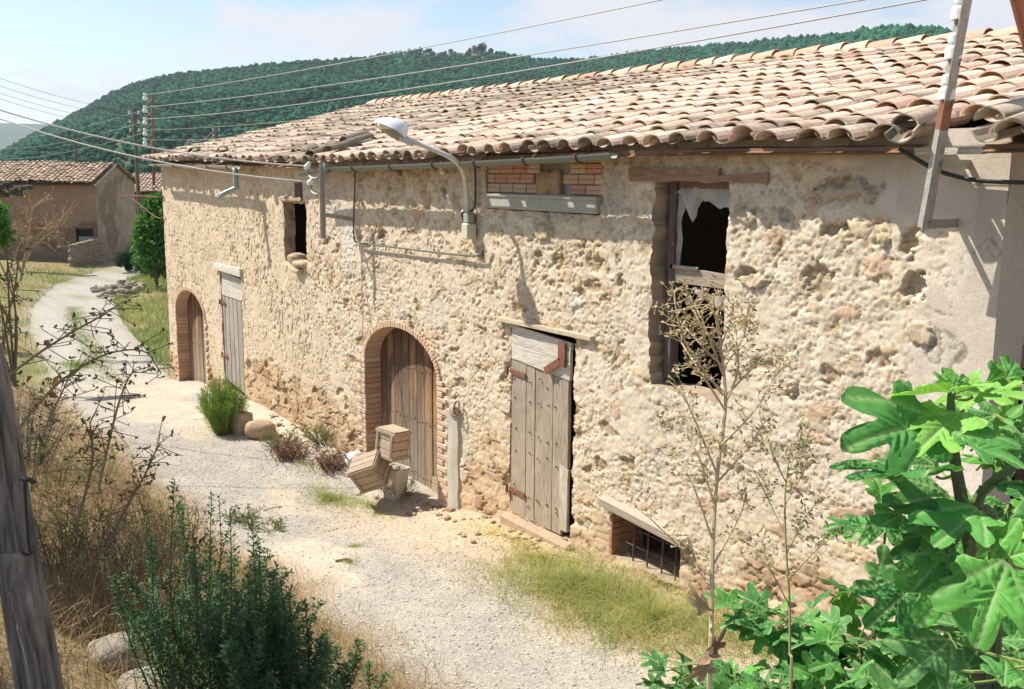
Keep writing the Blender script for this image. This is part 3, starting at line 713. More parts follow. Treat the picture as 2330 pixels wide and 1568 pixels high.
kq = np.repeat((np.array([.40, .31, .215]) * (.8 + .4 * fbm(x[be[:, 0]] * 9, z[be[:, 0]] * 9, 301, 3))[:, None]), (nst + 1) * 2, 0)
g.add(Q.reshape(-1, 3), Fq, kq)
# return into the gateway at the east end
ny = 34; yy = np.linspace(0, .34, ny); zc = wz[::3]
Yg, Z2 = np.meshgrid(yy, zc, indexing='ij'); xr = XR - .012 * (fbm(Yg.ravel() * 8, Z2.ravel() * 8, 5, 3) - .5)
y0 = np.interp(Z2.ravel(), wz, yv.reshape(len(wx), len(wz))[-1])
g.add(np.stack([xr, y0 * (1 - Yg.ravel() / .34) + Yg.ravel(), Z2.ravel()], 1), grid_faces(ny, len(zc)), np.array([.64, .59, .51]))  # return painted paler than the front plaster, standing in for bounced light
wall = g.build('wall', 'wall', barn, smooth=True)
# the other walls of the barn (keep the inside dark)
g = Geo()
box(g, (-20.86, 4.6, 1.4), (.30, 9.0, 5.0), (.42, .33, .22)); box(g, (-10.2, 9.0, 1.3), (21.0, .3, 5.0), (.42, .33, .22)); box(g, (.75, 4.6, 1.4), (.3, 8.6, 5.0), (.42, .33, .22))
for p in ((-20.86, 4.6),):
    V = np.array([(-21.0, .2, 3.7), (-21.0, 9.0, 3.6), (-21.0, 4.6, 4.98), (-20.75, .2, 3.7), (-20.75, 9.0, 3.6), (-20.75, 4.6, 4.98)]); g.add(V, [(0, 1, 2), (3, 5, 4), (0, 2, 5, 3), (1, 4, 5, 2)], (.42, .33, .22))
g.build('rear_wall', 'wall', barn)
g = Geo(); box(g, (-10.2, 4.6, -.62), (20.4, 8.4, .2), (.1, .08, .06)); g.build('floor', 'ground', barn)

# ---------------------------------------------------------------- doors, arches and windows of the barn
def plank(g, x0, x1, z0a, z0b, z1a, z1b, y, th, cfun, m=14, shear=0.0, wav=.004, seed=0):
    """upright board whose front face is at y; bottom z0a..z0b, top z1a..z1b (left..right)"""
    t = np.linspace(0, 1, m); L_ = np.stack([np.full(m, x0) + (vn(t * 5, t * 0 + seed, 1) - .5) * wav, np.full(m, y), z0a + (z1a - z0a) * t], 1)
    R_ = np.stack([np.full(m, x1) + (vn(t * 5, t * 0 + seed, 2) - .5) * wav, np.full(m, y + (random.random() - .5) * .004), z0b + (z1b - z0b) * t], 1)
    V = np.concatenate([L_, R_, L_ + [0, th, 0], R_ + [0, th, 0]]); i = np.arange(m - 1)
    F = np.concatenate([np.stack([i, m + i, m + i + 1, i + 1], 1), np.stack([2 * m + i, i, i + 1, 2 * m + i + 1], 1), np.stack([m + i, 3 * m + i, 3 * m + i + 1, m + i + 1], 1),
                        np.array([[m - 1, 2 * m - 1, 4 * m - 1, 3 * m - 1], [0, 2 * m, 3 * m, m]])])
    g.add(V, F, cfun(V))
random.seed(4)
def wood_col(top, bot, seed, streak=0.0):
    def f(V):
        t = ss(0, 1, (V[:, 2] - V[:, 2].min()) / (np.ptp(V[:, 2]) + 1e-6)); n = fbm(V[:, 0] * 22 + seed, V[:, 2] * 3, 400, 3)
        k = lerp(np.asarray(bot), np.asarray(top), np.clip(t + (n - .5) * .5, 0, 1)[:, None]) * (.75 + .5 * n)[:, None]
        if streak: k = lerp(k, np.array([.50, .29, .12]), (ss(.60, .70, fbm(V[:, 0] * 30 + seed * 3, V[:, 2] * 1.4, 401, 2)) * streak)[:, None])
        return k
    return f
def arch_top(x, xc, hw, zs, rise):
    u = np.clip((x - xc) / hw, -1, 1); return zs + rise * math.sqrt(max(0, 1 - u * u))
def arched_door(ai, edges, zb0, zb1, split, name_seed):
    xc, hw, _, zs, rise = ARCH[ai]
    g = Geo()
    for k in range(len(edges) - 1):
        a, b = edges[k] + .007, edges[k + 1] - .007
        zb_a = lerp(zb0, zb1, (a - edges[0]) / (edges[-1] - edges[0])); zb_b = lerp(zb0, zb1, (b - edges[0]) / (edges[-1] - edges[0]))
        mid_ = (a + b) / 2
        for q0, q1 in ((a, mid_), (mid_, b)):
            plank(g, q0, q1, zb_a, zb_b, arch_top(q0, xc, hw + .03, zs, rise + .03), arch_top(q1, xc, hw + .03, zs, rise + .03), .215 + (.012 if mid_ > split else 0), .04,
                  wood_col((.115, .058, .034), (.265, .215, .16), name_seed + k, .5), wav=0, seed=k)  # dark shaded head and lit paler foot painted in, with bleached grey wear
    for s_ in range(3):
        zz_ = lerp(zb0, zs + rise * .5, (.12, .5, .85)[s_])
        for k in range(len(edges) - 1):
            for q in (.25, .75):
                xx = lerp(edges[k], edges[k + 1], q)
                if zz_ < arch_top(xx, xc, hw, zs, rise) - .06: box(g, (xx, .212 + (.012 if xx > split else 0), zz_ + random.uniform(-.02, .02)), (.014, .012, .014), (.10, .06, .04))
    return g.build('arched_door', 'wood', barn)
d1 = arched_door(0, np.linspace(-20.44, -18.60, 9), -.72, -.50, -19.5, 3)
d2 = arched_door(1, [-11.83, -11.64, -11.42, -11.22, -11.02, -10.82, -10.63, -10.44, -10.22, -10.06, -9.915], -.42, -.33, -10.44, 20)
g = Geo(); V = np.array([[-10.43, .20, -.13], [-9.92, .20, -.10], [-9.92, .20, -.36], [-10.2, .20, -.40], [-10.43, .20, -.31]]); V2 = V + [0, .014, 0]
g.add(np.concatenate([V, V2]), [(0, 1, 2, 3, 4), (5, 9, 8, 7, 6), (0, 5, 6, 1), (1, 6, 7, 2), (2, 7, 8, 3), (3, 8, 9, 4), (4, 9, 5, 0)], (.44, .34, .23)); o = g.build('kick_board', 'woodx', d2); o['label'] = 'paler board nailed across the foot of the right leaf'
def brick_arch(ai, zbL, zbR, wl, wr, ring, seed):
    xc, hw, _, zs, rise = ARCH[ai]; rs = np.random.RandomState(seed); g = Geo()
    cols = np.array([[.52, .30, .18], [.56, .36, .225], [.49, .27, .165], [.58, .42, .275], [.54, .33, .215]])
    for side, zb_, wmax in ((-1, zbL, wl), (1, zbR, wr)):
        z_ = zb_; k = 0
        while z_ < zs - .01:
            hgt = .052 + rs.rand() * .012; wd = wmax * (.55 if k % 2 else 1.0) * (.85 + .2 * rs.rand())
            y0 = -.016 - rs.rand() * .012; dp = .245 - y0
            cb_ = cols[rs.randint(5)] * (.85 + .3 * rs.rand()); bx_ = xc + side * (hw + wd / 2 - .008 - rs.rand() * .006); box(g, (bx_, y0 + .015, z_ + hgt / 2), (wd, .03, hgt), lerp(cb_, np.array([.56, .44, .31]), .62), rotm(0, rs.randn() * .012, 0), .007); box(g, (bx_ + side * .002, y0 + .031 + (dp - .031) / 2, z_ + hgt / 2), (wd, dp - .031, hgt - .002), cb_, None, .005)
            z_ += hgt + .010; k += 1
        box(g, (xc + side * (hw + wmax * .27), .125, (zb_ + zs) / 2), (wmax * .5, .24, zs - zb_), (.42, .30, .20))
        box(g, (xc + side * (hw + wmax * .30), .12, zb_ - .15), (wmax * .62, .26, .34), (.40, .30, .21), None, .02)
    n = 46; ph = np.linspace(0, math.pi, n + 1)
    for k in range(n):
        p = (ph[k] + ph[k + 1]) / 2; c, s_ = math.cos(p), math.sin(p); px_, pz = xc - c * hw, zs + s_ * rise
        nx, nz = -c / hw, s_ / rise; l_ = math.hypot(nx, nz); nx, nz = nx / l_, nz / l_
        arc = math.hypot(hw * s_, rise * c) * (ph[1] - ph[0]); rr_ = ring * (.9 + .2 * rs.rand()); y0 = -.018 - rs.rand() * .008
        box(g, (px_ + nx * (rr_ / 2 - .006), y0 / 2 + .1225, pz + nz * (rr_ / 2 - .006)), (rr_, .245 - y0, arc * .92), lerp(cols[rs.randint(5)] * (.9 + .25 * rs.rand()), np.array([.56, .44, .31]), .42), rotm(0, -math.atan2(nz, nx), 0), .005)
    ph = np.linspace(0, math.pi, 40); V = []
    for q, y_ in ((0, -.008), (1, .243)):
        for rr_ in (.004, ring * .8):
            l_ = np.hypot(np.cos(ph) / hw, np.sin(ph) / rise); V.append(np.stack([xc - np.cos(ph) * hw - np.cos(ph) / hw / l_ * rr_, np.full(40, y_), zs + np.sin(ph) * rise + np.sin(ph) / rise / l_ * rr_], 1))
    V = np.concatenate(V); i = np.arange(39); g.add(V, np.concatenate([np.stack([i, i + 1, 41 + i, 40 + i], 1), np.stack([i, 80 + i, 81 + i, i + 1], 1), np.stack([40 + i, 41 + i, 121 + i, 120 + i], 1)]), (.46, .33, .23))
    return g.build('brick_arch', 'brick', barn)
brick_arch(0, -.80, -.50, .20, .17, .07, 3); brick_arch(1, -.40, -.30, .26, .24, .075, 4)

GREY = ((.33, .275, .205), (.37, .30, .215))
# plank door between the two arches
g = Geo(); ed = np.linspace(-17.63, -16.56, 11)
for k in range(10): plank(g, ed[k] + .004, ed[k + 1] - .004, -.10 - k * .012, -.11 - k * .012, 1.44, 1.42, .03 + .006 * (k % 2), .035, wood_col((.34, .305, .255), (.30, .265, .215), 50 + k), seed=k)
d = g.build('plank_door', 'wood', barn); d['label'] = 'narrow grey plank door with white boards at its head'
g = Geo(); plank(g, -17.63, -16.56, 1.44, 1.43, 1.66, 1.60, .022, .03, wood_col((.58, .53, .45), (.60, .55, .46), 9), wav=0); plank(g, -17.63, -16.56, 1.665, 1.61, 1.86, 1.80, .03, .03, wood_col((.46, .42, .35), (.50, .46, .38), 8), wav=0); g.build('head_board', 'woodx', d)
for q in (1.30, .33):
    g = Geo(); box(g, (-17.56, .012, q), (.26, .012, .04), (.16, .075, .05), rotm(0, .06, 0)); tube(g, [(-17.69, -.005, q - .04), (-17.69, -.005, q + .05)], .016, (.16, .075, .05)); g.build('hinge', 'rust', d)
g = Geo(); plank(g, -17.80, -16.45, 1.89, 1.86, 2.0, 2.0, -.05, .07, wood_col((.60, .56, .48), (.50, .45, .37), 31), wav=0); g.build('door_lintel', 'woodx', d)
# plank door in the middle
g = Geo(); ed = [-8.42, -8.16, -8.005, -7.86, -7.70, -7.545, -7.42]
for k in range(6):
    z0 = .04 - .0 * k; z1 = 1.70 - k * .012
    if k == 5:
        plank(g, ed[k] + .004, ed[k + 1] - .03, .78, .75, z1, z1, .012, .035, wood_col(*GREY, 77), seed=k); plank(g, ed[k] - .012, ed[k + 1] - .015, .10, .10, .77, .74, .004, .03, wood_col((.50, .44, .35), (.44, .385, .30), 78), seed=9, wav=.01)
    else: plank(g, ed[k] + .003, ed[k + 1] - .003, z0, z0, z1, z1 - .01, .012 + .005 * (k % 3), .035, wood_col(*GREY, 60 + k), seed=k)
rs = np.random.RandomState(8)
for zz_ in (.22, .30, .75, .98, 1.30, 1.55):
    for k in range(5): box(g, (ed[k] + .08 + rs.randn() * .01, .006, zz_ + rs.randn() * .03), (.013, .012, .013), (.12, .06, .04))
d = g.build('plank_door', 'wood', barn); d['label'] = 'grey weathered plank door under two white boards, hung on rusty strap hinges'
g = Geo()
for k, (za, zb_, zc_, zd) in enumerate(((1.71, 1.64, 1.87, 1.82), (1.875, 1.825, 1.965, 1.93), (1.97, 1.935, 2.06, 2.005))): plank(g, -8.41, -7.425, za, zb_, zc_, zd, .004 + .004 * k, .035, wood_col((.58, .54, .46), (.54, .49, .40), 90 + k), wav=0)
g.build('head_board', 'woodx', d)
for q in (1.57, .29):
    g = Geo(); box(g, (-8.29, -.002, q), (.27, .012, .045), (.22, .095, .06), rotm(0, .03, 0)); tube(g, [(-8.45, -.02, q - .04), (-8.45, -.02, q + .05)], .017, (.20, .085, .055)); g.build('hinge', 'rust', d)
g = Geo(); box(g, (-7.53, -.012, 1.90), (.11, .016, .20), (.21, .085, .055)); box(g, (-7.66, -.028, 1.75), (.27, .018, .07), (.21, .085, .055), rotm(0, -.52, 0)); box(g, (-7.50, -.022, 1.80), (.07, .03, .07), (.18, .075, .05)); g.build('latch', 'rust', d)
g = Geo(); plank(g, -8.62, -7.06, 2.085, 2.085, 2.125, 2.125, -.05, .12, wood_col((.52, .42, .30), (.50, .40, .29), 33), wav=0); g.build('door_lintel', 'woodx', d)
g = Geo(); box(g, (-7.9, .02, -.06), (1.2, .22, .16), (.44, .31, .21), None, .03); g.build('threshold', 'stone', d)

# bricked-up window high under the eave
win = Geo(); rs = np.random.RandomState(21)
cols = [(.60, .46, .29), (.58, .43, .28), (.55, .29, .20), (.50, .20, .15), (.57, .37, .26), (.62, .47, .32)]
box(win, (-7.96, .09, 3.58), (1.9, .06, .66), (.36, .33, .28))
rows_ = 5
for r_ in range(rows_):
    z_ = 3.415 + r_ * .098; x_ = -8.90 + (r_ % 2) * -.11
    while x_ < -7.02:
        x0 = max(x_, -8.90); x1 = min(x_ + .235, -7.02)
        if x1 - x0 > .05 and not (-7.98 < (x0 + x1) / 2 < -7.52 and r_ in (0, 1, 2)):
            c = np.array(cols[rs.randint(6)]) if r_ < 4 else np.array(cols[rs.choice([3, 2, 4, 4])]); w_ = x1 - x0 - .013
            for q in range(2): box(win, ((x0 + x1) / 2, .045 + .003 * q, z_ + .023 + q * .044), (w_, .05, .042), c * (.9 + .2 * rs.rand()), None, .004)
        x_ += .235
w1 = win.build('bricked_window', 'brick', barn); w1['label'] = 'small window walled up with red and yellow hollow bricks'
g = Geo(); rock(g, (-7.86, .03, 3.50), (.30, .12, .27), (.37, .25, .14), 5, 3, None, .6, .10); rock(g, (-7.71, .035, 3.50), (.18, .10, .29), (.40, .29, .17), 6, 3, None, .6, .1); g.build('infill_stone', 'stone', w1)
g = Geo(); box(g, (-7.94, .03, 3.315), (1.84, .14, .13), (.37, .365, .30), None, .012); box(g, (-7.94, .005, 3.388), (1.86, .12, .035), (.38, .375, .31), None, .01); g.build('sill', 'plain', w1)
# tall dark window
g = Geo()
box(g, (-6.21, .17, 2.72), (.075, .10, 1.72), (.135, .10, .085), None, .008); box(g, (-5.505, .20, 2.72), (.07, .09, 1.72), (.16, .12, .10), None, .008); box(g, (-5.86, .20, 3.525), (.68, .09, .07), (.22, .16, .12), None, .008)
w2 = g.build('window_frame', 'wood', barn); w2['label'] = 'rotten frame of the tall dark window, its glass gone'
g = Geo(); plank(g, -6.20, -5.47, 2.70, 2.70, 2.84, 2.805, .14, .05, wood_col((.36, .30, .235), (.33, .27, .2), 44), wav=0); box(g, (-6.05, .13, 2.836), (.32, .02, .03), (.36, .3, .23)); g.build('cross_bar', 'woodx', w2)
g = Geo(); n = 40; xs_ = np.linspace(-6.20, -5.48, n); low = 3.40 + .035 * np.sin(xs_ * 9) + (fbm(xs_ * 9, xs_ * 0, 7) - .5) * .12
low = np.minimum(low, 3.20 + 3.0 * np.abs(xs_ + 6.02)); low = np.minimum(low, 3.19 + 3.2 * np.abs(xs_ + 5.54)); low = np.clip(low, 3.2, 3.50)
m_ = 12; V = []
for q in range(m_):
    t_ = q / (m_ - 1); zz_ = 3.545 * (1 - t_) + low * t_; V.append(np.stack([xs_, .17 + .05 * np.sin(xs_ * 13 + t_ * 3) * t_ + .04 * (fbm(xs_ * 12, zz_ * 12, 9) - .5), zz_], 1))
V = np.stack(V, 1).reshape(-1, 3); g.add(V, grid_faces(n, m_), (.62, .60, .58))
V = []
for q in range(14):
    t_ = q / 13; V += [(-6.17 + .01 * math.sin(q), .15, 3.45 - .62 * t_), (-6.11 + .035 * math.sin(q * .9) * (1 - t_) - .03 * t_, .17, 3.45 - .62 * t_)]
g.add(V, grid_faces(14, 2), (.50, .47, .42))
V = []
for q in range(16):
    t_ = q / 15; V += [(-5.95 + .47 * t_, .17, 2.69 - .10 * math.sin(t_ * math.pi) * .6), (-5.95 + .47 * t_, .16 - .03 * math.sin(q), 2.66 - .15 * math.sin(t_ * math.pi) * (.6 + .4 * (q % 3 == 0)))]
g.add(V, grid_faces(16, 2), (.50, .46, .39)); o = g.build('torn_plastic', 'cloth', w2, smooth=True); o['label'] = 'torn whitish sheeting hanging from the head of the window'
g = Geo(); plank(g, -6.60, -5.55, 3.545, 3.555, 3.665, 3.655, -.028, .2, wood_col((.35, .235, .15), (.33, .22, .14), 35), wav=0, m=8); plank(g, -5.55, -5.06, 3.555, 3.545, 3.60, 3.625, -.026, .2, wood_col((.33, .22, .14), (.30, .2, .13), 36), wav=0, m=8); g.build('window_lintel', 'woodx', w2)
# slit window: stones on its sill, dark board over it
g = Geo(); rock(g, (-13.93, .05, 2.27), (.40, .30, .12), (.46, .36, .23), 7, 3); rock(g, (-14.28, .10, 2.33), (.30, .28, .16), (.42, .33, .22), 8, 3); rock(g, (-13.98, -.01, 2.17), (.30, .16, .10), (.47, .37, .25), 9, 3); w3 = g.build('window_sill', 'stone', barn); w3['label'] = 'rough stones forming the sill of the slit window'
g = Geo(); plank(g, -14.02, -13.78, 3.20, 3.20, 3.46, 3.46, -.022, .03, wood_col((.11, .065, .055), (.12, .07, .06), 37), wav=0); g.build('window_board', 'wood', barn)
g = Geo(); rock(g, (-14.2, -.01, 3.22), (.85, .10, .09), (.38, .29, .19), 17, 3); g.build('window_lintel', 'stone', barn)
# cellar window with bars
g = Geo(); rt = rotm(.12, .065, 0); box(g, (-6.31, -.035, .60), (1.12, .10, .035), (.42, .36, .28), rt, .008); box(g, (-6.31, -.062, .555), (1.10, .035, .055), (.40, .33, .25), rt, .008); h1 = g.build('window_hood', 'plain', barn); h1['label'] = 'cement slab hood over the barred cellar window'
g = Geo()
for xx in (-6.52, -6.33, -6.14, -5.97): tube(g, [(xx, .07, .10), (xx + .01, .075, .52)], .009, (.12, .085, .07))
for zz_ in (.24, .40): tube(g, [(-6.74, .085, zz_), (-5.86, .085, zz_)], .006, (.12, .085, .07))
g.build('window_bars', 'rust', barn)
g = Geo()
for r_ in range(6):
    for q in range(3): box(g, (-6.755 + .01 * rs.randn() * .3, .05 + q * .12, .13 + r_ * .064), (.04, .112, .056), (.40, .20, .125), None, .004)
g.build('window_jamb', 'brick', barn)
# plaster post beside the arch, iron ring above it
g = Geo(); V = []
for k, zz_ in enumerate(np.linspace(-.42, .92, 12)): V += [(-9.68 + .012 * math.sin(k * 2), .01, zz_), (-9.665 + .012 * math.sin(k), -.035 - .006 * math.sin(k * 1.3), zz_), (-9.55, -.046 - .006 * math.cos(k), zz_), (-9.43 + .012 * math.sin(k * 1.7), -.036, zz_), (-9.415, .01, zz_)]
g.add(V, grid_faces(12, 5), (.46, .425, .345)); g.add(np.array(V[-5:]), [(0, 1, 2, 3, 4)], (.50, .455, .375)); g.build('plaster_post', 'wall', barn)
g = Geo(); c = np.array([-9.40, -.07, .98]); a_ = np.linspace(0, 2 * math.pi, 14); tube(g, np.stack([c[0] + .055 * np.cos(a_), c[1] + .02 * np.sin(a_), c[2] + .085 * np.sin(a_)], 1), .012, (.22, .14, .09), cap=False); rock(g, (-9.50, -.04, .93), (.16, .08, .13), (.42, .33, .24), 14); g.build('tether_ring', 'rust', barn)
# gutters
def gutter(pts, rad, colr, name, hooks):
    P = spline(pts, 44); a_ = np.linspace(-.15, math.pi + .15, 9); V = []
    for sh in (0, .006):
        for p in P: V.append(np.stack([np.full(9, p[0]), p[1] - np.cos(a_) * (rad - sh), p[2] - np.sin(a_) * (rad - sh)], 1))
    V = np.concatenate(V); f = grid_faces(44, 9); g = Geo(); g.add(V, np.concatenate([f, f[:, ::-1] + 44 * 9]), colr)
    for q in (0, 43): i = np.arange(8); b = q * 9 + i; g.add(V, np.stack([b, b + 1, 396 + b + 1, 396 + b], 1), colr)
    go = g.build(name, 'metal', barn, smooth=True)
    for hx in hooks:
        p = P[np.abs(P[:, 0] - hx).argmin()]; hk = Geo(); a2 = np.linspace(-.1, math.pi + .4, 12); tube(hk, np.concatenate([[(p[0], p[1] + .16, p[2] + .10)], np.stack([np.full(12, p[0]), p[1] + np.cos(a2) * (rad + .006), p[2] - np.sin(a2) * (rad + .006)], 1)]), .009, (.17, .09, .06), 5); hk.build('gutter_hook', 'rust', go)
    return go
gz_ = lambda x_: float(np.interp(x_, EAVE_X, EAVE_Z))
gutter([(-13.05, -.31, 3.60), (-12.2, -.31, 3.665), (-11, -.31, 3.685), (-9, -.315, 3.715), (-7.5, -.315, 3.745), (-6.47, -.31, 3.775)], .05, (.165, .175, .15), 'gutter', [-12.3, -11.4, -10.5, -9.5, -8.5, -7.7, -6.9])
gl = gutter([(-20.6, -.305, 3.76), (-19, -.305, 3.745), (-17.9, -.31, 3.71), (-17, -.305, 3.725), (-15.6, -.305, 3.69)], .042, (.42, .41, .38), 'gutter', [-20.2, -19, -17, -16])
g = Geo(); tube(g, spline([(-15.72, -.305, 3.68), (-15.72, -.305, 3.42), (-15.72, -.305, 3.36), (-15.80, -.50, 3.26), (-15.86, -.52, 3.20)], 16), .045, (.33, .375, .36), 10); g.build('downpipe', 'metal', gl, smooth=True)
# gate in the recess at the east end
g = Geo(); xx = -3.235; k = 0
while xx < .6: plank(g, xx, xx + .155, -.3, -.3, 2.5, 2.5, .36, .04, wood_col((.11, .06, .05), (.15, .085, .065), 120 + k), seed=k); xx += .16; k += 1
gt = g.build('gate', 'wood', barn); gt['label'] = 'dark red brown plank gate in the shaded recess at the near end'
g = Geo(); box(g, (-1.3, .45, 3.2), (3.9, .2, 1.36), (.42, .365, .30)); box(g, (-1.3, .40, 2.49), (3.88, .16, .14), (.28, .2, .14)); g.build('gate_lintel', 'wall', barn)
# iron hook at the west corner
g = Geo(); c = onX(370, 463, -21.05); c[1] = .1
tube(g, spline([(-20.95, -.03, 3.12), (-21.2, -.05, 3.10), (-21.7, -.2, 3.11), (-22.4, -.4, 3.10), (-22.7, -.46, 3.02)], 14), .013, (.22, .11, .07), 5); tube(g, spline([(-22.2, -.34, 3.08), (-21.7, -.2, 2.86), (-21.3, -.1, 2.70), (-21.03, -.04, 2.68), (-20.95, -.06, 2.8)], 14), .012, (.22, .11, .07), 5); g.build('wall_hook', 'rust', barn)

# ---------------------------------------------------------------- iron masts, insulators, lamp and cables
WHITE = (.74, .76, .76)
def insulator(g, c, s=1.0, rot=None):
    """bell insulator about 0.17 m tall: dome, waist, skirt"""
    prof = [(.0, .085), (.025, .084), (.031, .078), (.033, .070), (.033, .036), (.030, .033), (.021, .031), (.021, .020), (.032, .017), (.041, .010), (.044, .0), (.045, -.050), (.043, -.055), (.034, -.056), (.030, -.040), (.0, -.038)]
    lathe(g, [(max(a, .001) * s, b * s) for a, b in prof], c, WHITE, 20, rot)
def angle_iron(g, a, b, w_, colr, nrm, side):
    """L-profile from a to b"""
    a = np.asarray(a, float); b = np.asarray(b, float); d = b - a; L_ = np.linalg.norm(d); d /= L_
    u = np.asarray(side, float); u -= d * u.dot(d); u /= np.linalg.norm(u); v = np.cross(d, u); v *= np.sign(v.dot(nrm)); m = (a + b) / 2; t_ = .007
    Rm = np.stack([u, v, d], 1)
    box(g, m + u * w_ / 2, (w_, t_, L_), colr, Rm, .001); box(g, m + v * (w_ / 2 + t_ / 2 + .0005), (t_, w_, L_), colr, Rm, .001)
# mast on the east end of the barn
mb = onY(2116, 522, -.27); mt = onY(2241, -160, -.29)
mast = thing('iron_mast', 'tall leaning angle iron mast with white insulators bolted to the wall at the near end', 'mast', (mb[0], 0, mb[2]))
g = Geo(); q = lerp(mb, mt, .348); q2 = lerp(mb, mt, .447)
angle_iron(g, mb, q, .085, (.40, .375, .32), (0, -1, 0), (-1, 0, 0)); angle_iron(g, q, q2, .0855, (.30, .135, .08), (0, -1, 0), (-1, 0, 0)); angle_iron(g, q2, mt, .085, (.36, .33, .29), (0, -1, 0), (-1, 0, 0))
g.build('post', 'rust', mast)
for f_, ln in ((.02, .16), (.232, .17)):
    p = lerp(mb, mt, f_); g = Geo(); box(g, (p[0] + .01, p[1] / 2 + .0, p[2]), (.012, abs(p[1]) + .04, .055), (.38, .36, .31)); lathe(g, [(.001, .02), (.016, .02), (.016, -.02), (.001, -.02)], (p[0] - .0, p[1] - .02, p[2]), (.35, .27, .2), 6, rotm(R(90))); g.build('bracket', 'metal', mast)
mast_ins = []
for px, py in ((2184, 22), (2170, 112), (2155, 205)):
    c = onY(px, py, -.30); g = Geo(); insulator(g, c, 1.05); fo_ = g.build('insulator', 'ceramic', mast); mast_ins.append(c)
    g = Geo(); pm = onY(px + 14, py + 4, -.275); tube(g, spline([c + [0, 0, -.03], c + [0, 0, -.085], c + [.03, 0, -.10], (c[0] + .04, c[1] + .01, c[2] - .06), pm], 14), .008, (.2, .14, .1), 5); g.build('insulator_pin', 'rust', fo_)
yb_ = .3
while yb_ < 3.4 and onY(2342, 138, yb_)[2] > np.interp(-2.9, EAVE_X, EAVE_Z) + (yb_ + OVER) / (np.interp(-2.9, RIDGE_X, RIDGE_Y) + OVER) * (np.interp(-2.9, RIDGE_X, RIDGE_Z) - np.interp(-2.9, EAVE_X, EAVE_Z)) + .06: yb_ += .05
br = thing('iron_brace', 'rusty iron stay slanting from the roof up to the head of the mast', 'iron stay', onY(2342, 138, yb_))
g = Geo(); a_ = mt + np.array([.05, .03, 0]); b_ = onY(2342, 138, yb_); angle_iron(g, b_, a_, .06, (.22, .10, .065), (0, -1, 0), (1, 0, 0)); g.build('bar', 'rust', br)
# mast at the west end
wx_, wy_ = -21.2, .45
pt = onX(348, 218, wx_); pb = onX(350, 432, wx_)
wm = thing('iron_mast', 'rusty iron mast with five white insulators on the far end wall of the barn', 'mast', (wx_, pb[1], pb[2]))
g = Geo(); tube(g, [pb, pt], .034, (.22, .15, .11), 8); g.build('post', 'rust', wm)
g = Geo(); tube(g, [pb + [0, 0, .06], (-21.0, pb[1] + .0, pb[2] + .06)], .03, (.3, .26, .2)); g.build('bracket', 'metal', wm)
west_ins = []
for py in (222, 250, 277, 302, 324):
    c = onX(330, py, wx_); pp = onX(348, py + 3, wx_); g = Geo(); insulator(g, c, 1.02); i_ = g.build('insulator', 'ceramic', wm, smooth=True); west_ins.append(c)
    g = Geo(); tube(g, spline([c + [0, 0, -.02], c + [0, 0, -.11], c + (pp - c) * .4 + [0, 0, -.10], pp], 10), .011, (.3, .26, .22), 5); g.build('insulator_pin', 'rust', i_)
def cable(name, label, P, rad, colr, group=None, mat='cable'):
    g = Geo(); tube(g, P, rad, colr, 5); P = np.asarray(P); o = g.build(name, mat, None, origin=P[0]); return tag(o, label, 'cable', group)
AL = (.33, .31, .27)
tops = [onY(1420, -2, .5), onY(1800, -2, .2), mast_ins[0] + [0, 0, .09], mast_ins[1] + [0, 0, .05], mast_ins[2] + [0, 0, .05]]
lab = ['topmost overhead wire crossing the sky and hill from the far mast', 'overhead wire second from the top on the far mast', 'overhead wire joining the top insulator of the near mast to the far mast',
       'overhead wire from the middle insulator of the near mast, skimming the roof tiles', 'lowest overhead wire of the near mast, running just above the tiles']
for k in range(5):
    a_ = west_ins[k] + [0, 0, .05]; b_ = tops[k]
    if k < 2:
        d_ = b_ - a_; b_ = a_ + d_ * 1.35
    s_ = (.10, .12, .12, .10, .10)[k]
    cable('overhead_wire', lab[k], sag(a_, b_, s_, 50), .0058 if k < 3 else .0035, AL if k < 3 else (.34, .27, .21), 'overhead wires between the two masts')
# the wires run on past the west mast
for k, (px, py) in enumerate(((-60, 300), (-60, 322), (-60, 345))):
    cable('overhead_wire', ['uppermost thin wire going west from the far mast over the valley', 'middle thin wire going west from the far mast over the valley', 'lowest thin wire going west from the far mast over the valley'][k], sag(west_ins[1 + k], at(px, py, 70), .5, 40), .0045, (.32, .33, .31), 'thin wires west of the far mast')
c = west_ins[0]; cable('dark_cable', 'dark slack cable dropping from the top of the far mast to the roof', sag(pt + [0, 0, -.15], at(712, 290, 21.5), .12, 24), .012, (.05, .05, .05))
cable('power_cable', 'black cable sagging from under the eave past the near mast', spline([onY(2045, 338, -.25), onY(2120, 382, -.13), onY(2178, 402, -.05), onY(2235, 412, -.04), onY(2330, 416, -.04), onY(2400, 420, -.04)], 30), .014, (.03, .03, .03))

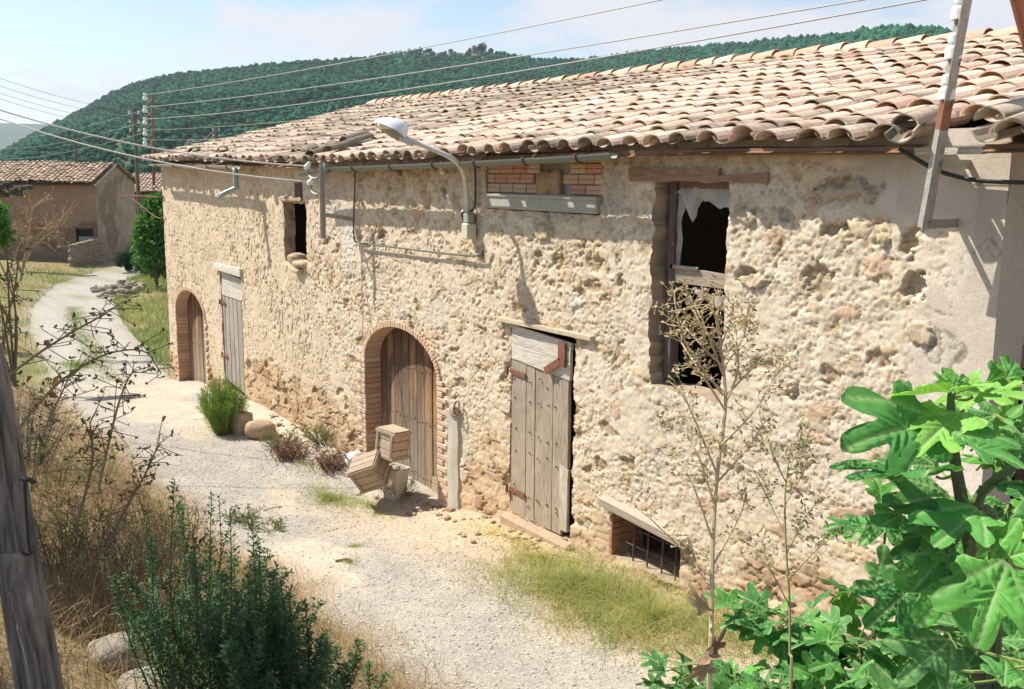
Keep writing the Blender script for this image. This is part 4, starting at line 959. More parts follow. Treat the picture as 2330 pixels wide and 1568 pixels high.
# bracket frame with the two thick service cables
fr_ = thing('cable_bracket', 'grey iron wall bracket where two thick service cables end, beside the slit window', 'bracket', (-12.9, 0, 3.0))
g = Geo(); a_ = onY(735, 372, -.42); b_ = onY(738, 543, -.42); angle_iron(g, b_, a_, .05, (.42, .40, .35), (0, -1, 0), (1, 0, 0)); g.build('post', 'metal', fr_)
for (p0, p1) in (((735, 374), (803, 388)), ((740, 489), (805, 499))):
    g = Geo(); a2 = onY(*p0, -.40); b2 = onY(*p1, 0.02); box(g, (a2 + b2) / 2, (np.linalg.norm(b2 - a2), .012, .055), (.40, .37, .31), np.stack([(b2 - a2) / np.linalg.norm(b2 - a2), np.cross([0, 0, 1], (b2 - a2) / np.linalg.norm(b2 - a2)) / np.linalg.norm(np.cross([0, 0, 1], (b2 - a2) / np.linalg.norm(b2 - a2))), np.cross((b2 - a2) / np.linalg.norm(b2 - a2), np.cross([0, 0, 1], (b2 - a2) / np.linalg.norm(b2 - a2)) / np.linalg.norm(np.cross([0, 0, 1], (b2 - a2) / np.linalg.norm(b2 - a2))))], 1)); g.build('arm', 'metal', fr_)
ends = []
for px, py in ((700, 378), (707, 414)):
    c = onY(px, py, -.44); pm = onY(735, py + 4, -.42); ends.append(c); g = Geo(); insulator(g, c, .9, rotm(0, R(60), 0)); i_ = g.build('insulator', 'ceramic' if py < 400 else 'cable', fr_, smooth=True)
    g = Geo(); tube(g, spline([c, c + [.02, 0, -.12], lerp(c, pm, .6) + [0, 0, -.14], pm], 12), .014, (.3, .3, .28), 5); g.build('insulator_pin', 'metal', i_)
for k, (pa, lb) in enumerate((((60, 265), 'upper thick pale service cable swinging out over the lane'), ((-60, 262), 'lower thick pale service cable swinging out over the lane'))):
    far_ = at(-330 - 0 * k, (128, 132)[k], 13.0 + 2 * k)
    cable('service_cable', lb, sag(ends[k], far_, (.28, .34)[k], 60), .0105, (.60, .57, .50), 'thick service cables from the wall bracket')
cable('wall_cable', 'dark cable looping down the wall from the bracket to under the lamp', spline([onY(742, 392, -.38), onY(800, 386, -.05), onY(808, 400, -.05), onY(805, 480, -.045), onY(806, 540, -.045), onY(818, 552, -.05), onY(900, 563, -.05), onY(980, 573, -.05), onY(1060, 581, -.05), onY(1092, 580, -.06), onY(1100, 568, -.05), onY(1098, 590, -.05)], 70), .012, (.12, .11, .09))
cable('wall_cable', 'black cable bending down the wall behind the lamp pole', spline([onY(1075, 358, -.10), onY(1081, 380, -.05), onY(1082, 440, -.05), onY(1080, 470, -.05), onY(1068, 482, -.06), onY(1052, 485, -.06), onY(1055, 505, -.06)], 40), .011, (.05, .045, .04))
for k, (px, py) in enumerate(((1023, 455), (1006, 388), (919, 715))):
    g = Geo(); c = onY(px, py, -.06); insulator(g, c, .7, rotm(R(25), 0, 0)); o = g.build('insulator_knob', 'ceramic', None, smooth=True, origin=c)
    tag(o, ['small white insulator knob on the shaded wall beside the lamp pole', 'small grey insulator knob on the wall just under the gutter', 'small white insulator knob above the right hand brick arch'][k], 'insulator')

# street lamp on the wall
LX = onY(1065, 500)[0]
lamp = thing('street_lamp', 'white bowl street lamp on a curved pole fixed to the barn wall', 'street lamp', (LX, 0, 2.9))
pp = [tuple(onY(*q)) for q in ((1066, 512, -.06), (1063, 470, -.08), (1060, 430, -.14), (1056, 398, -.22), (1045, 376, -.33), (1022, 357, -.46), (970, 334, -.64), (925, 318, -.80))]
g = Geo(); tube(g, spline(pp, 40), np.interp(np.arange(40), [0, 39], [.030, .024]), (.60, .58, .50), 10); g.build('pole', 'lamp', lamp, smooth=True)
g = Geo(); ax = onY(925, 318, -.80) - onY(970, 334, -.64); ax /= np.linalg.norm(ax)
tilt = math.atan2(ax[2], math.hypot(ax[0], ax[1])); yaw = math.atan2(ax[0], -ax[1])
# shade: half egg, open below, pointing away from the wall
nu, nv_ = 24, 12; V = []
for sh in (0, .006):
    for i in range(nu + 1):
        t_ = i / nu; L_ = .35; yy_ = -L_ * t_
        rw = .138 * (max(0, math.sin(t_ ** .62 * math.pi * .93 + .07)) ** .60) * (1 - sh * 6) + .004; 
        for j in range(nv_ + 1):
            a_ = math.pi * j / nv_
            V.append((rw * math.cos(a_), yy_, (rw * 1.15 * math.sin(a_)) * (1 - sh * 3) - .01))
V = np.array(V); Rl = rotm(0, 0, yaw) @ rotm(-tilt - .16, 0, 0) @ rotm(0, -.35, 0); f = grid_faces(nu + 1, nv_ + 1); n1_ = (nu + 1) * (nv_ + 1)
neck = onY(922, 317, -.81)
g.add(V @ Rl.T + neck, np.concatenate([f, f[:, ::-1] + n1_]), np.concatenate([np.tile((.72, .75, .74), (n1_, 1)), np.tile((.50, .47, .38), (n1_, 1))]))
shade = g.build('lamp_shade', 'lamp', lamp, smooth=True)
g = Geo(); lathe(g, [(.001, -.045), (.07, -.04), (.085, .0), (.05, .03), (.001, .035)], neck + (np.array([0, -.25, .035]) @ Rl.T), (.80, .78, .66), 14); g.build('bulb', 'ceramic', lamp, smooth=True)
g = Geo(); tube(g, [neck + np.array([0, .10, 0]) @ Rl.T, neck + np.array([0, -.05, 0]) @ Rl.T], [.032, .05], (.50, .51, .49), 10); g.build('lamp_neck', 'lamp', lamp)
g = Geo(); c = onY(1067, 522, -.07); box(g, c + [0, .0, -.02], (.13, .12, .17), (.60, .56, .44), None, .012); box(g, c + [0, 0, .12], (.10, .09, .10), (.34, .36, .30), None, .01); g.build('junction_box', 'lamp', lamp)

# ---------------------------------------------------------------- the far buildings and poles
def gzf(x, y): return float(gz(np.array([x]), np.array([y]))[0] - ss(60, 200, math.hypot(x, y)) * 6)
def V3(q): return np.asarray(q, float)
Lf = -RT.copy(); Bk = FW.copy(); UP = np.array([0, 0, 1.0])
c0 = onZ(228, 598, -.9); c0[2] = -1.3
fb = thing('far_barn', 'smaller brown plastered barn with a mossy tile roof at the bend of the lane', 'barn', c0)
def wall_sheet(g, o, u, wid, h0, h1, holes, colr, seed, n=70, gable=None, rel=.03):
    """plaster sheet from o along u, height h0(left)..h1; relief along the outward normal"""
    nrm = np.cross(u, UP); a_ = np.linspace(0, wid, n); b_ = np.linspace(0, max(h0, h1) if gable is None else gable[1], n)
    A_, B_ = np.meshgrid(a_, b_, indexing='ij'); a_, b_ = A_.ravel(), B_.ravel()
    hh = (fbm(a_ * 1.2, b_ * 1.2, seed, 4) - .5) * rel * 3 + (fbm(a_ * 4, b_ * 4, seed + 9, 3) - .5) * .09
    F = grid_faces(n, n); ca, cb = a_[F].mean(1), b_[F].mean(1)
    top = h0 + (h1 - h0) * ca / wid
    if gable is not None: top = np.where(ca < gable[0], h0 + (gable[1] - h0) * ca / gable[0], h1 + (gable[1] - h1) * (wid - ca) / (wid - gable[0]))
    k_ = cb < top
    for (x0, x1, z0, z1) in holes: k_ &= ~((ca > x0) & (ca < x1) & (cb > z0) & (cb < z1))
    n1_ = fbm(a_ * .6, b_ * .6, seed + 2, 4); n2_ = fbm(a_ * 3, b_ * 3, seed + 3, 3)
    K_ = lerp(np.asarray(colr), np.asarray(colr) * np.array([.52, .50, .47]), ss(.50, .58, n1_)[:, None] * .7) * (.8 + .4 * n2_)[:, None]
    K_ = lerp(K_, np.array([.22, .175, .13]), (ss(1.5, .3, b_ + (n1_ - .5) * 3) * .55)[:, None])
    g.add(np.asarray(o) + a_[:, None] * u + b_[:, None] * UP - hh[:, None] * nrm * -1, F[k_], K_)
FWID, FLEN = 5.2, 11.0
g = Geo(); o_l = c0 + Lf * FLEN
wx0, wx1 = [(RT.dot(at(px, 550, 46.2) - o_l)) for px in (96, 134)]
wall_sheet(g, o_l, -Lf, FLEN, 4.45, 4.38, [(wx0, wx1, 1.35, 2.15)], (.33, .22, .14), 71, 90)
wall_sheet(g, c0, Bk, FWID, 4.38, 4.30, [], (.36, .29, .22), 72, 80, gable=(2.6, 5.35))
wall_sheet(g, c0 + Bk * FWID, Lf, FLEN, 4.3, 4.3, [], (.27, .2, .14), 73, 20); wall_sheet(g, o_l + Bk * FWID, -Bk, FWID, 4.4, 4.4, [], (.27, .2, .14), 74, 20, gable=(2.6, 5.4))
fwl = g.build('wall', 'wall', fb, smooth=True)
g = Geo(); wc = o_l - Lf * (wx0 + wx1) / 2 + Bk * .16 + UP * 1.75; Rm = np.stack([-Lf, Bk, UP], 1)
box(g, wc + Bk * .06, (wx1 - wx0 + .1, .05, .9), (.035, .03, .03), Rm); box(g, wc - UP * .22, (wx1 - wx0, .04, .34), (.30, .30, .30), Rm); box(g, wc + UP * .36, (wx1 - wx0 + .1, .1, .10), (.16, .11, .08), Rm)
box(g, wc + UP * .44 - Bk * .13, (wx1 - wx0 + .35, .16, .11), (.21, .155, .11), Rm, .02); g.build('window', 'wood', fb)
def far_roof(parent, o, u, back, ulen, rise, run, ovh, colf, seed, name='roof', pitch=.24):
    sl = math.hypot(run + ovh, rise); sv = (back * (run + ovh) + UP * rise) / sl; nn = np.cross(u, sv); nn *= np.sign(nn[2])
    o2 = o - back * ovh
    def P(uu, s, h):
        wob = (fbm(uu * .4, s * .4, seed, 2) - .5) * .22
        return o2 + uu[:, None] * u + s[:, None] * sv + (h + wob)[:, None] * nn
    g = Geo(); r_ = np.random.RandomState(seed); roof_tiles(g, P, ulen, sl, pitch, .36, colf, r_, rtile=.10, arc=5, under=False, jit=1.6)
    V = P(np.array([0, ulen, 0, ulen]), np.array([0, 0, sl, sl]), np.full(4, -.04)); g.add(V, [(0, 1, 3, 2)], (.2, .15, .1))
    return g.build(name, 'tile', parent)
def cf_far(U, S, kind):
    if kind == 'old': return np.full(len(U), .55)
    r_ = np.random.RandomState(len(U) % 1000); return lerp(np.array([.42, .29, .20]), np.array([.56, .43, .31]), r_.rand(len(U), 1)) * (.75 + .45 * r_.rand(len(U), 1))
far_roof(fb, o_l - Lf * -.3 + UP * 4.32, -Lf, Bk, FLEN + .45, 1.02, 2.6, .35, cf_far, 81)
far_roof(fb, c0 + Bk * FWID - Lf * .15 + UP * 4.22, Lf, -Bk, FLEN + .45, 1.10, 2.6, .3, cf_far, 82)
g = Geo(); m0 = at(8, 431, 44.4); rs = np.random.RandomState(3)
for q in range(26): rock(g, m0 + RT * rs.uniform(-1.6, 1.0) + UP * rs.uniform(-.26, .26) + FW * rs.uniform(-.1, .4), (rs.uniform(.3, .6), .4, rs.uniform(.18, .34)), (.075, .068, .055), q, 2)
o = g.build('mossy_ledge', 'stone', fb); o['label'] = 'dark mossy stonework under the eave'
# stub wall in front of the far barn
sw = thing('stub_wall', 'low crumbling rubble wall standing against the corner of the far barn', 'wall', onZ(195, 610, -.95)); g = Geo(); rs = np.random.RandomState(9); b0 = onZ(164, 612, -.95); b1 = onZ(232, 602, -.95)
for q in range(9):
    for k in range(8):
        t_ = (k + .5 + rs.uniform(-.2, .2)) / 8; rock(g, lerp(b0, b1, t_) + UP * (.08 + q * .15 * (.82 + .18 * t_)) + FW * rs.uniform(-.05, .05), (rs.uniform(.22, .36), .42, .18), (.27, .215, .15), q * 20 + k, 2, rotm(0, 0, TH + rs.randn() * .2))
g.build('stones', 'stone', sw)
# second farmhouse behind, only its roof and flank show
c2 = at(283, 440, 60); c2[2] = -1.4
f2 = thing('farmhouse', 'low farmhouse with a pinkish tile roof half hidden behind the far barn', 'farmhouse', c2); g = Geo()
wall_sheet(g, c2, RT, 6.5, 3.75, 3.5, [], (.27, .19, .13), 91, 30); wall_sheet(g, c2 + RT * 6.5, FW, 5, 3.6, 3.6, [], (.27, .19, .13), 92, 20); wall_sheet(g, c2 + FW * 5, -FW, 5, 3.6, 3.6, [], (.27, .19, .13), 93, 20, gable=(2.5, 4.9)); wall_sheet(g, c2 + FW * 5 + RT * 6.5, -RT, 6.5, 3.6, 3.6, [], (.27, .19, .13), 94, 20); g.build('wall', 'wall', f2)
cf2 = lambda U, S, kind: np.full(len(U), .15) if kind == 'old' else lerp(np.array([.40, .27, .19]), np.array([.47, .36, .27]), np.random.RandomState(5).rand(len(U), 1))
far_roof(f2, c2 + RT * -.3 + UP * 3.75, RT, FW, 7.2, 1.15, 2.5, .3, cf2, 95); far_roof(f2, c2 + FW * 5 + RT * 6.8 + UP * 3.55, -RT, -FW, 7.2, 1.35, 2.5, .3, cf2, 96)
# timber poles
def pole(label, ptop, base_xy, rad, ins=0, group='timber poles behind the barns'):
    b = np.array([base_xy[0], base_xy[1], gzf(*base_xy[:2]) - .3]); o = thing('utility_pole', label, 'utility pole', b, group)
    g = Geo(); tube(g, [b, lerp(b, ptop, .5) + [.03, 0, 0], ptop], [rad * 1.25, rad * 1.1, rad * .85], (.15, .115, .085), 8); g.build('post', 'bark', o)
    for k in range(ins):
        for s_ in (-1, 1):
            g = Geo(); c = ptop + UP * (-.25 - .42 * k) + RT * s_ * .22; insulator(g, c, 1.1); i_ = g.build('insulator', 'ceramic' if s_ > 0 else 'rust', o); g = Geo(); tube(g, [ptop + UP * (-.32 - .42 * k), c - UP * .1, c], .014, (.2, .14, .1), 5); g.build('insulator_pin', 'rust', i_)
    return ptop
tB = pole('tall dark pole leaning beside the far barn gable', at(304, 246, 50), at(321, 560, 50), .095, 3)
pole('short timber post rising behind the far barn roof', at(170, 308, 66), at(172, 400, 66), .12)
tD = pole('small distant pole with crossarms standing against the hill', at(491, 287, 75), at(492, 400, 75), .12, 2)
tE = pole('tiny distant pole just above the barn roof edge', at(431, 316, 90), at(431, 400, 90), .13, 0)
for k, (py, lb) in enumerate(((150, 'top'), (169, 'second'), (187, 'third'), (199, 'bottom'))):
    cable('overhead_wire', f'{lb} wire of the four sloping down the left sky to the dark pole', sag(tB + UP * (-.1 - .3 * k), at(-140, py - 22, 24), .25, 40), .007, (.30, .31, .31), 'four wires at the left of the sky')
for k, dz in enumerate((-.1, -.5)): cable('distant_wire', ('higher thin wire strung between the two most distant poles', 'lower thin wire strung between the two most distant poles')[k], sag(tD + UP * dz, tE + UP * (dz * .6), .5, 20), .014, (.45, .46, .44), 'wires of the distant poles')
for k, dz in enumerate((.0, -.35)): cable('distant_wire', ('higher thin wire from the dark pole to the tiny distant pole', 'lower thin wire from the dark pole to the tiny distant pole')[k], sag(tB + UP * (-2.4 + dz), tE + UP * dz * .6, .8, 24), .014, (.45, .46, .44), 'wires of the distant poles')

# ---------------------------------------------------------------- crates and stones by the arch
def crate(name, label, c, size, R_, col, bat=True, open_top=False):
    sx, sy, sz = size; o = thing(name, label, 'crate', np.asarray(c) - UP * sz / 2); g = Geo(); rs = np.random.RandomState(int(abs(c[0]) * 100)); R_ = np.asarray(R_)
    def bb(lc, s_, k_=1): box(g, np.asarray(c) + R_ @ np.asarray(lc), s_, np.asarray(col) * k_, R_, .004)
    nb_ = 3
    for k in range(nb_):
        zc = -sz / 2 + sz * (k + .5) / nb_; hh = sz / nb_ - .008
        for s_ in (-1, 1): bb((0, s_ * (sy / 2 - .008), zc), (sx - .004, .016, hh), rs.uniform(.8, 1.15)); bb((s_ * (sx / 2 - .008), 0, zc), (.016, sy - .036, hh), rs.uniform(.8, 1.15))
    for k in range(3):
        yc = -sy / 2 + sy * (k + .5) / 3
        if not open_top: bb((0, yc, sz / 2 + .006), (sx, sy / 3 - .006, .014), rs.uniform(.85, 1.1))
        bb((0, yc, -sz / 2 - .006), (sx, sy / 3 - .006, .014), .9)
    g.build('boards', 'wood', o); g = Geo()
    for zc in ((sz / 2 - .02, -sz / 2 + .02) if bat else (sz / 2 - .02,)):
        for s_ in (-1, 1): bb((0, s_ * (sy / 2 + .008), zc), (sx + .03, .014, .036), .85); bb((s_ * (sx / 2 + .008), 0, zc), (.014, sy, .036), .85)
    for s_ in (-1, 1):
        for t_ in (-1, 1): bb((s_ * (sx / 2 - .03), t_ * (sy / 2 + .009), 0), (.04, .016, sz - .075), .8)
    g.build('battens', 'wood', o); return o
crate('wooden_crate', 'pinkish brown boarded crate balanced on top of the white bin by the arched door', onY(893, 1008, -.36), (.30, .27, .34), rotm(R(-4), R(5), R(16)), (.47, .365, .265))
crate('wooden_crate', 'brown boarded crate tipped on its corner on the ground in front of the arched door', onY(842, 1073, -.62), (.36, .30, .33), rotm(R(28), R(-22), R(38)), (.40, .31, .22))
b_ = onY(900, 1078, -.24); wb = thing('white_bin', 'dirty white square bin standing under the upper crate', 'bin', (b_[0], b_[1], -.36)); g = Geo(); V = []
for (z_, w_) in ((-.40, .095), (-.03, .12), (-.02, .132), (0, .132), (0, .115), (-.30, .085)):
    V += [(s_ * w_ * 1.0, t_ * w_, z_) for s_, t_ in ((-1, -1), (1, -1), (1, 1), (-1, 1))]
V = np.array(V) @ rotm(0, .05, .35).T + [b_[0], b_[1], .03]; F = [[4 * r_ + k, 4 * r_ + (k + 1) % 4, 4 * r_ + 4 + (k + 1) % 4, 4 * r_ + 4 + k] for r_ in range(5) for k in range(4)] + [[20, 21, 22, 23], [3, 2, 1, 0]]
g.add(V, F, (.58, .54, .44)); g.build('body', 'plain', wb)
g = Geo(); rs = np.random.RandomState(2)
for q in range(5): rock(g, np.array([b_[0], b_[1], .0]) + rs.uniform(-.09, .09, 3) * [1, 1, .3], (.12, .12, .08), (.30, .27, .24), q, 2)
g.build('contents', 'stone', wb)
c = onY(808, 1046, -.66); jg = thing('plastic_drum', 'small white plastic drum lying on its side behind the tipped crate', 'drum', c - UP * .1); g = Geo(); lathe(g, [(.001, -.13), (.085, -.13), (.10, -.11), (.10, .07), (.085, .10), (.04, .115), (.035, .14), (.001, .14)], c, (.64, .62, .56), 16, rotm(R(75), 0, R(40))); g.build('body', 'plain', jg, smooth=True)
g = Geo(); tube(g, spline([c + [.05, -.09, .02], c + [.08, -.15, .06], c + [.02, -.16, .1], c + [-.03, -.1, .06]], 10), .008, (.1, .09, .08), 5); g.build('handle', 'cable', jg)
for (px, py, s_, colr, lb, cb, yaw) in ((550, 985, (.32, .26, .36), (.46, .36, .25), 'squared pale stone block standing beside the feathery bush', 1.15, .3), (593, 996, (.46, .34, .30), (.42, .31, .20), 'brown boulder lying next to the squared pale block', .35, .9)):
    c = onZ(px, py, gzf(*onZ(px, py, -.3)[:2])); c = c + UP * s_[2] * .42; g = Geo(); rock(g, c, s_, colr, int(px), 4, rotm(0, .06, yaw), cb, .07); o = g.build('boulder', 'stone', None, True, c - UP * s_[2] / 2); tag(o, lb, 'stone')
rp = thing('rubble_pile', 'little heap of grey rubble on the grass verge behind the barn', 'rubble heap', onZ(274, 655, -.8)); g = Geo(); rs = np.random.RandomState(17); c = onZ(274, 660, -.75)
for q in range(46):
    d_ = rs.randn(2) * [.75, .55]; rock(g, c + RT * d_[0] * .62 + FW * d_[1] * 1.3 + UP * (.08 + .35 * max(0, .8 - np.hypot(*d_)) * rs.rand()), rs.uniform(.12, .42, 3) * [1, 1, .6], np.array([.34, .29, .23]) * rs.uniform(.5, 1.25), q, 2, rotm(rs.randn() * .4, rs.randn() * .4, rs.rand() * 6))
g.build('rubble', 'stone', rp)
# loose stones along the wall foot and pebbles on the lane
g = Geo(); rs = np.random.RandomState(23)
for q in range(260):
    x_ = rs.uniform(-15, -3.4); y_ = -abs(rs.randn()) * .20 - .04; s_ = rs.uniform(.015, .06) * (1.6 if rs.rand() < .06 else 1); rock(g, (x_, y_, gzf(x_, y_) + s_ * .2), (s_ * 1.3, s_, s_ * .8), np.array([.42, .32, .21]) * rs.uniform(.7, 1.2), q, 1, rotm(0, 0, rs.rand() * 6))
n = 15000; x_ = rs.uniform(-16, -4.2, n); y_ = rs.uniform(-2.7, -.1, n); ok = rs.rand(n) < .25 + .75 * ss(.42, .56, fbm(x_ * .45 + 3, y_ * .9, 31) + .12 * ss(-9, -6, x_) - .10 * ss(-13, -17, x_)); x_, y_ = x_[ok], y_[ok]; n = len(x_); s_ = .004 + .012 * rs.rand(n) ** 3
V0, F0 = ICO[1]; Vp = V0[None] * (1 + .4 * (rs.rand(n, len(V0), 1) - .5)) * s_[:, None, None] * [1.2, 1, .6] + np.stack([x_, y_, gz(x_, y_) + s_ * .2], 1)[:, None]
g.add(Vp.reshape(-1, 3), (np.arange(n)[:, None, None] * len(V0) + F0[None]).reshape(-1, 3), np.repeat(lerp(np.array([.36, .32, .27]), np.array([.56, .51, .43]), rs.rand(n, 1)), len(V0), 0))
o = g.build('gravel', 'stone'); tag(o, 'loose gravel and stones scattered over the lane', None, None, 'stuff')

# ---------------------------------------------------------------- vegetation
rs = np.random.RandomState(31)
def spray_bush(name, label, cat, base, n_st, hgt, spread, ln, wd, per, c0, c1, stemc, rs, lean=(0, 0), start=.15, up=.5, srad=.004, base_r=.12, group=None, hollow=0.0, axis=None, slope=0.0):
    o = thing(name, label, cat, base, group); gs, gl_ = Geo(), Geo(); base = np.asarray(base, float)
    for k in range(n_st):
        a_ = rs.rand() * 2 * math.pi; r_ = rs.rand() ** .5; h_ = hgt * (1 - .45 * r_ ** 1.5) * rs.uniform(.72, 1.08)
        b = base + np.array([math.cos(a_), math.sin(a_), 0]) * base_r * r_
        if axis is not None: sh_ = rs.uniform(-1, 1); b = b + np.asarray(axis) * sh_; b[2] += gzf(b[0], b[1]) - gzf(base[0], base[1]); h_ *= 1 - slope * sh_
        tip = b + np.array([math.cos(a_) * spread * r_ + lean[0], math.sin(a_) * spread * r_ + lean[1], h_])
        m_ = lerp(b, tip, .5) + np.array([rs.randn() * .04, rs.randn() * .04, .12 * h_ * r_]); P = spline([b, m_, tip], 10)
        tube(gs, P, np.linspace(srad, srad * .35, 10), stemc, 4, False)
        t_ = start + (1 - start) * rs.rand(per) ** .9; q = t_ * 9; i = np.minimum(q.astype(int), 8); f = (q - i)[:, None]; pos = P[i] * (1 - f) + P[i + 1] * f
        tan = P[i + 1] - P[i]; tan /= np.linalg.norm(tan, axis=1)[:, None]; d = rs.randn(per, 3); d -= tan * (d * tan).sum(1)[:, None]; d /= np.linalg.norm(d, axis=1)[:, None]
        side = rs.rand(per) * ln * 2.2 * (1 - .6 * t_) * (rs.rand(per) < .6); pos = pos + d * side[:, None]
        D = d * .9 + tan * up + rs.randn(per, 3) * .2; N = rs.randn(per, 3) * .5 + [0, 0, 1]
        leaves(gl_, pos, D, N, ln * rs.uniform(.6, 1.3, per), wd * rs.uniform(.7, 1.3, per), lerp(np.asarray(c0), np.asarray(c1), (rs.rand(per, 1) * .6 + .4 * rs.rand())))
    gs.build('stems', 'bark', o); gl_.build('foliage', 'leaf', o); return o
# big dark bush at the lower left
bb0 = at(585, 1700, 3.8); bb0[2] = gzf(bb0[0], bb0[1]) - .03
spray_bush('wild_bush', 'large blue green bush of upright sprays on the bank at the bottom left', 'bush', bb0, 150, .86, .20, .021, .0088, 260, (.055, .135, .07), (.165, .26, .115), (.16, .10, .07), rs, lean=(-.03, .04), base_r=.15, axis=RT * .22, slope=.20)
bb1 = at(420, 1420, 4.9); bb1[2] = gzf(bb1[0], bb1[1]) - .02
spray_bush('wild_bush', 'thin open bush with dry tips behind the large blue green bush', 'bush', bb1, 22, .85, .45, .020, .009, 90, (.05, .08, .035), (.12, .14, .06), (.20, .13, .08), rs, base_r=.15, axis=RT * .2)
# feathery bush by the plank door
c = onZ(508, 978, -.32); c[2] = gzf(c[0], c[1]) - .02
spray_bush('feathery_bush', 'bright green feathery bush at the foot of the narrow plank door', 'bush', c, 240, .96, .28, .040, .006, 110, (.14, .25, .04), (.30, .40, .10), (.20, .26, .09), rs, base_r=.13, up=1.3, start=.05)
for (px, py, h_, sp, cA, cB, lb, n_) in ((637, 1010, .34, .26, (.12, .17, .05), (.20, .22, .08), 'small green weed tuft with red brown twigs beside the brown boulder', 40), (735, 1012, .36, .30, (.14, .19, .06), (.24, .25, .09), 'green weed tuft at the wall foot just left of the crates', 46), (905, 1120, .30, .18, (.07, .15, .05), (.16, .22, .07), 'small leafy weed sprouting in front of the white bin', 22), (556, 1172, .16, .18, (.12, .17, .05), (.2, .23, .08), 'low green weed growing in the middle of the gravel lane', 20), (612, 1195, .10, .2, (.12, .17, .05), (.22, .24, .09), 'flat straggling weed on the gravel just right of the lane weed', 16)):
    c = onZ(px, py, -.3); c[2] = gzf(c[0], c[1]) - .01
    spray_bush('weed_tuft', lb, 'weed', c, n_, h_, sp, .028, .010, 42, cA, cB, (.20, .12, .07), rs, base_r=.10)
for (px, py, dp, h_, lb, n_) in ((215, 985, 11, .55, 'small green weed among the dry grass at the upper end of the bank', 26), (345, 1090, 7.0, .55, 'leafy green weed at the lane edge above the thin open bush', 34), (285, 1215, 5.6, .45, 'low green weed in the dry grass behind the big bush', 26), (135, 1180, 5.4, .5, 'green weed close to the right side of the wired post', 24), (95, 985, 8.0, .5, 'pale green weed near the bramble canes beside the post top', 24)):
    c = at(px, py, dp); c[2] = gzf(c[0], c[1]) - .01
    spray_bush('weed_tuft', lb, 'weed', c, n_, h_, .26, .026, .009, 46, (.10, .15, .06), (.22, .26, .11), (.26, .18, .10), rs, base_r=.16)
for (px, py, lb) in ((655, 1030, 'reddish heap of dead twigs below the green weed tuft'), (752, 1055, 'brown heap of dead brushwood beside the crates')):
    c = onZ(px, py, -.3); c[2] = gzf(c[0], c[1]); g = Geo(); o = thing('dead_brushwood', lb, 'brushwood', c)
    for q in range(170):
        a_ = rs.rand() * 6.3; b = c + np.array([rs.randn() * .13, rs.randn() * .10, .0]); l_ = rs.uniform(.15, .38)
        tube(g, spline([b, b + np.array([math.cos(a_) * l_ * .4, math.sin(a_) * l_ * .3, l_ * .55]), b + np.array([math.cos(a_ + .6) * l_ * .8, math.sin(a_ + .6) * l_ * .7, l_ * rs.uniform(.3, .9)])], 6), rs.uniform(.0025, .005), np.array([.24, .135, .085]) * rs.uniform(.7, 1.3), 4, False)
    g.build('twigs', 'dryleaf', o)
for k, (px, py, dp, n_, h_) in enumerate(((330, 1130, 7.0, 90, .55), (250, 1060, 9.0, 80, .5), (170, 1250, 5.6, 110, .55), (240, 1400, 4.6, 110, .5), (120, 1120, 6.5, 80, .5), (300, 1290, 5.4, 80, .6), (90, 1010, 9.5, 70, .5))):
    c = at(px, py, dp); c[2] = gzf(c[0], c[1]); g = Geo(); o = thing('dry_brush', ['rust brown dry brush at the lane edge, furthest right on the bank', 'dry brush on the bank edge below the bramble arch', 'brown dry tangle right of the wired post at mid height', 'dense dry tangle between the split stake and the big bush', 'dry brush close to the right of the top of the wired post', 'sparse dry brush just left of the thin open bush', 'small dry brush at the upper end of the bank'][k], 'brush', c, 'clumps of dry brush on the left bank')
    for q in range(n_):
        a_ = rs.rand() * 6.3; b = c + np.array([rs.randn() * .20, rs.randn() * .15, -.02]); l_ = h_ * rs.uniform(.35, .85); d_ = np.array([math.cos(a_), math.sin(a_), 0]) * l_ * rs.uniform(.2, .9)
        P = spline([b, b + d_ * .35 + UP * l_ * .65, b + d_ * .8 + UP * l_ * rs.uniform(.6, 1.0), b + d_ * 1.2 + UP * l_ * rs.uniform(.3, .9)], 9); tube(g, P, np.linspace(.0028, .001, 9), np.array([[.36, .25, .14], [.28, .175, .10], [.44, .33, .19]][rs.randint(3)]) * rs.uniform(.8, 1.2), 4, False)
        for z_ in range(4):
            e_ = P[rs.randint(3, 9)]; tube(g, [e_, e_ + rs.randn(3) * .045 + UP * .03], .0011, (.30, .19, .10), 3, False)
    g.build('twigs', 'dryleaf', o)
# bushes and trees further off
def round_bush(name, label, cat, c, rx, rz_, n, ln, c0, c1, rs, clumps=9, trunk=None, trad=.1):
    o = thing(name, label, cat, c if trunk is None else trunk); g = Geo(); c = np.asarray(c, float)
    for k in range(clumps):
        d = rs.randn(3); d /= np.linalg.norm(d); q = c + d * [rx * .62, rx * .62, rz_ * .62] + UP * rz_
        leafy_ball(g, q, min(rx, rz_) * rs.uniform(.22, .52), n // clumps, ln, ln * .62, c0, c1, rs, 1.0, .3)
        if trunk is not None: pass
    g.build('crown' if trunk is not None else 'foliage', 'leaf', o)
    g = Geo(); b = np.asarray(c if trunk is None else trunk, float)
    for k in range(6 if trunk is None else 5):
        e_ = c + UP * rz_ + rs.randn(3) * [rx * .4, rx * .4, rz_ * .4]; tube(g, spline([b, lerp(b, e_, .5) + rs.randn(3) * .1, e_], 8), np.linspace(trad, trad * .25, 8), (.14, .11, .08), 5)
    g.build('trunk' if trunk is not None else 'stems', 'bark', o); return o
c = onZ(336, 632, -.85); c[2] = gzf(c[0], c[1])
round_bush('green_bush', 'rounded bright green bush on the verge against the far corner of the barn', 'bush', c, 1.05, .50, 3600, .10, (.045, .13, .03), (.12, .24, .05), rs, 14, None, .02)
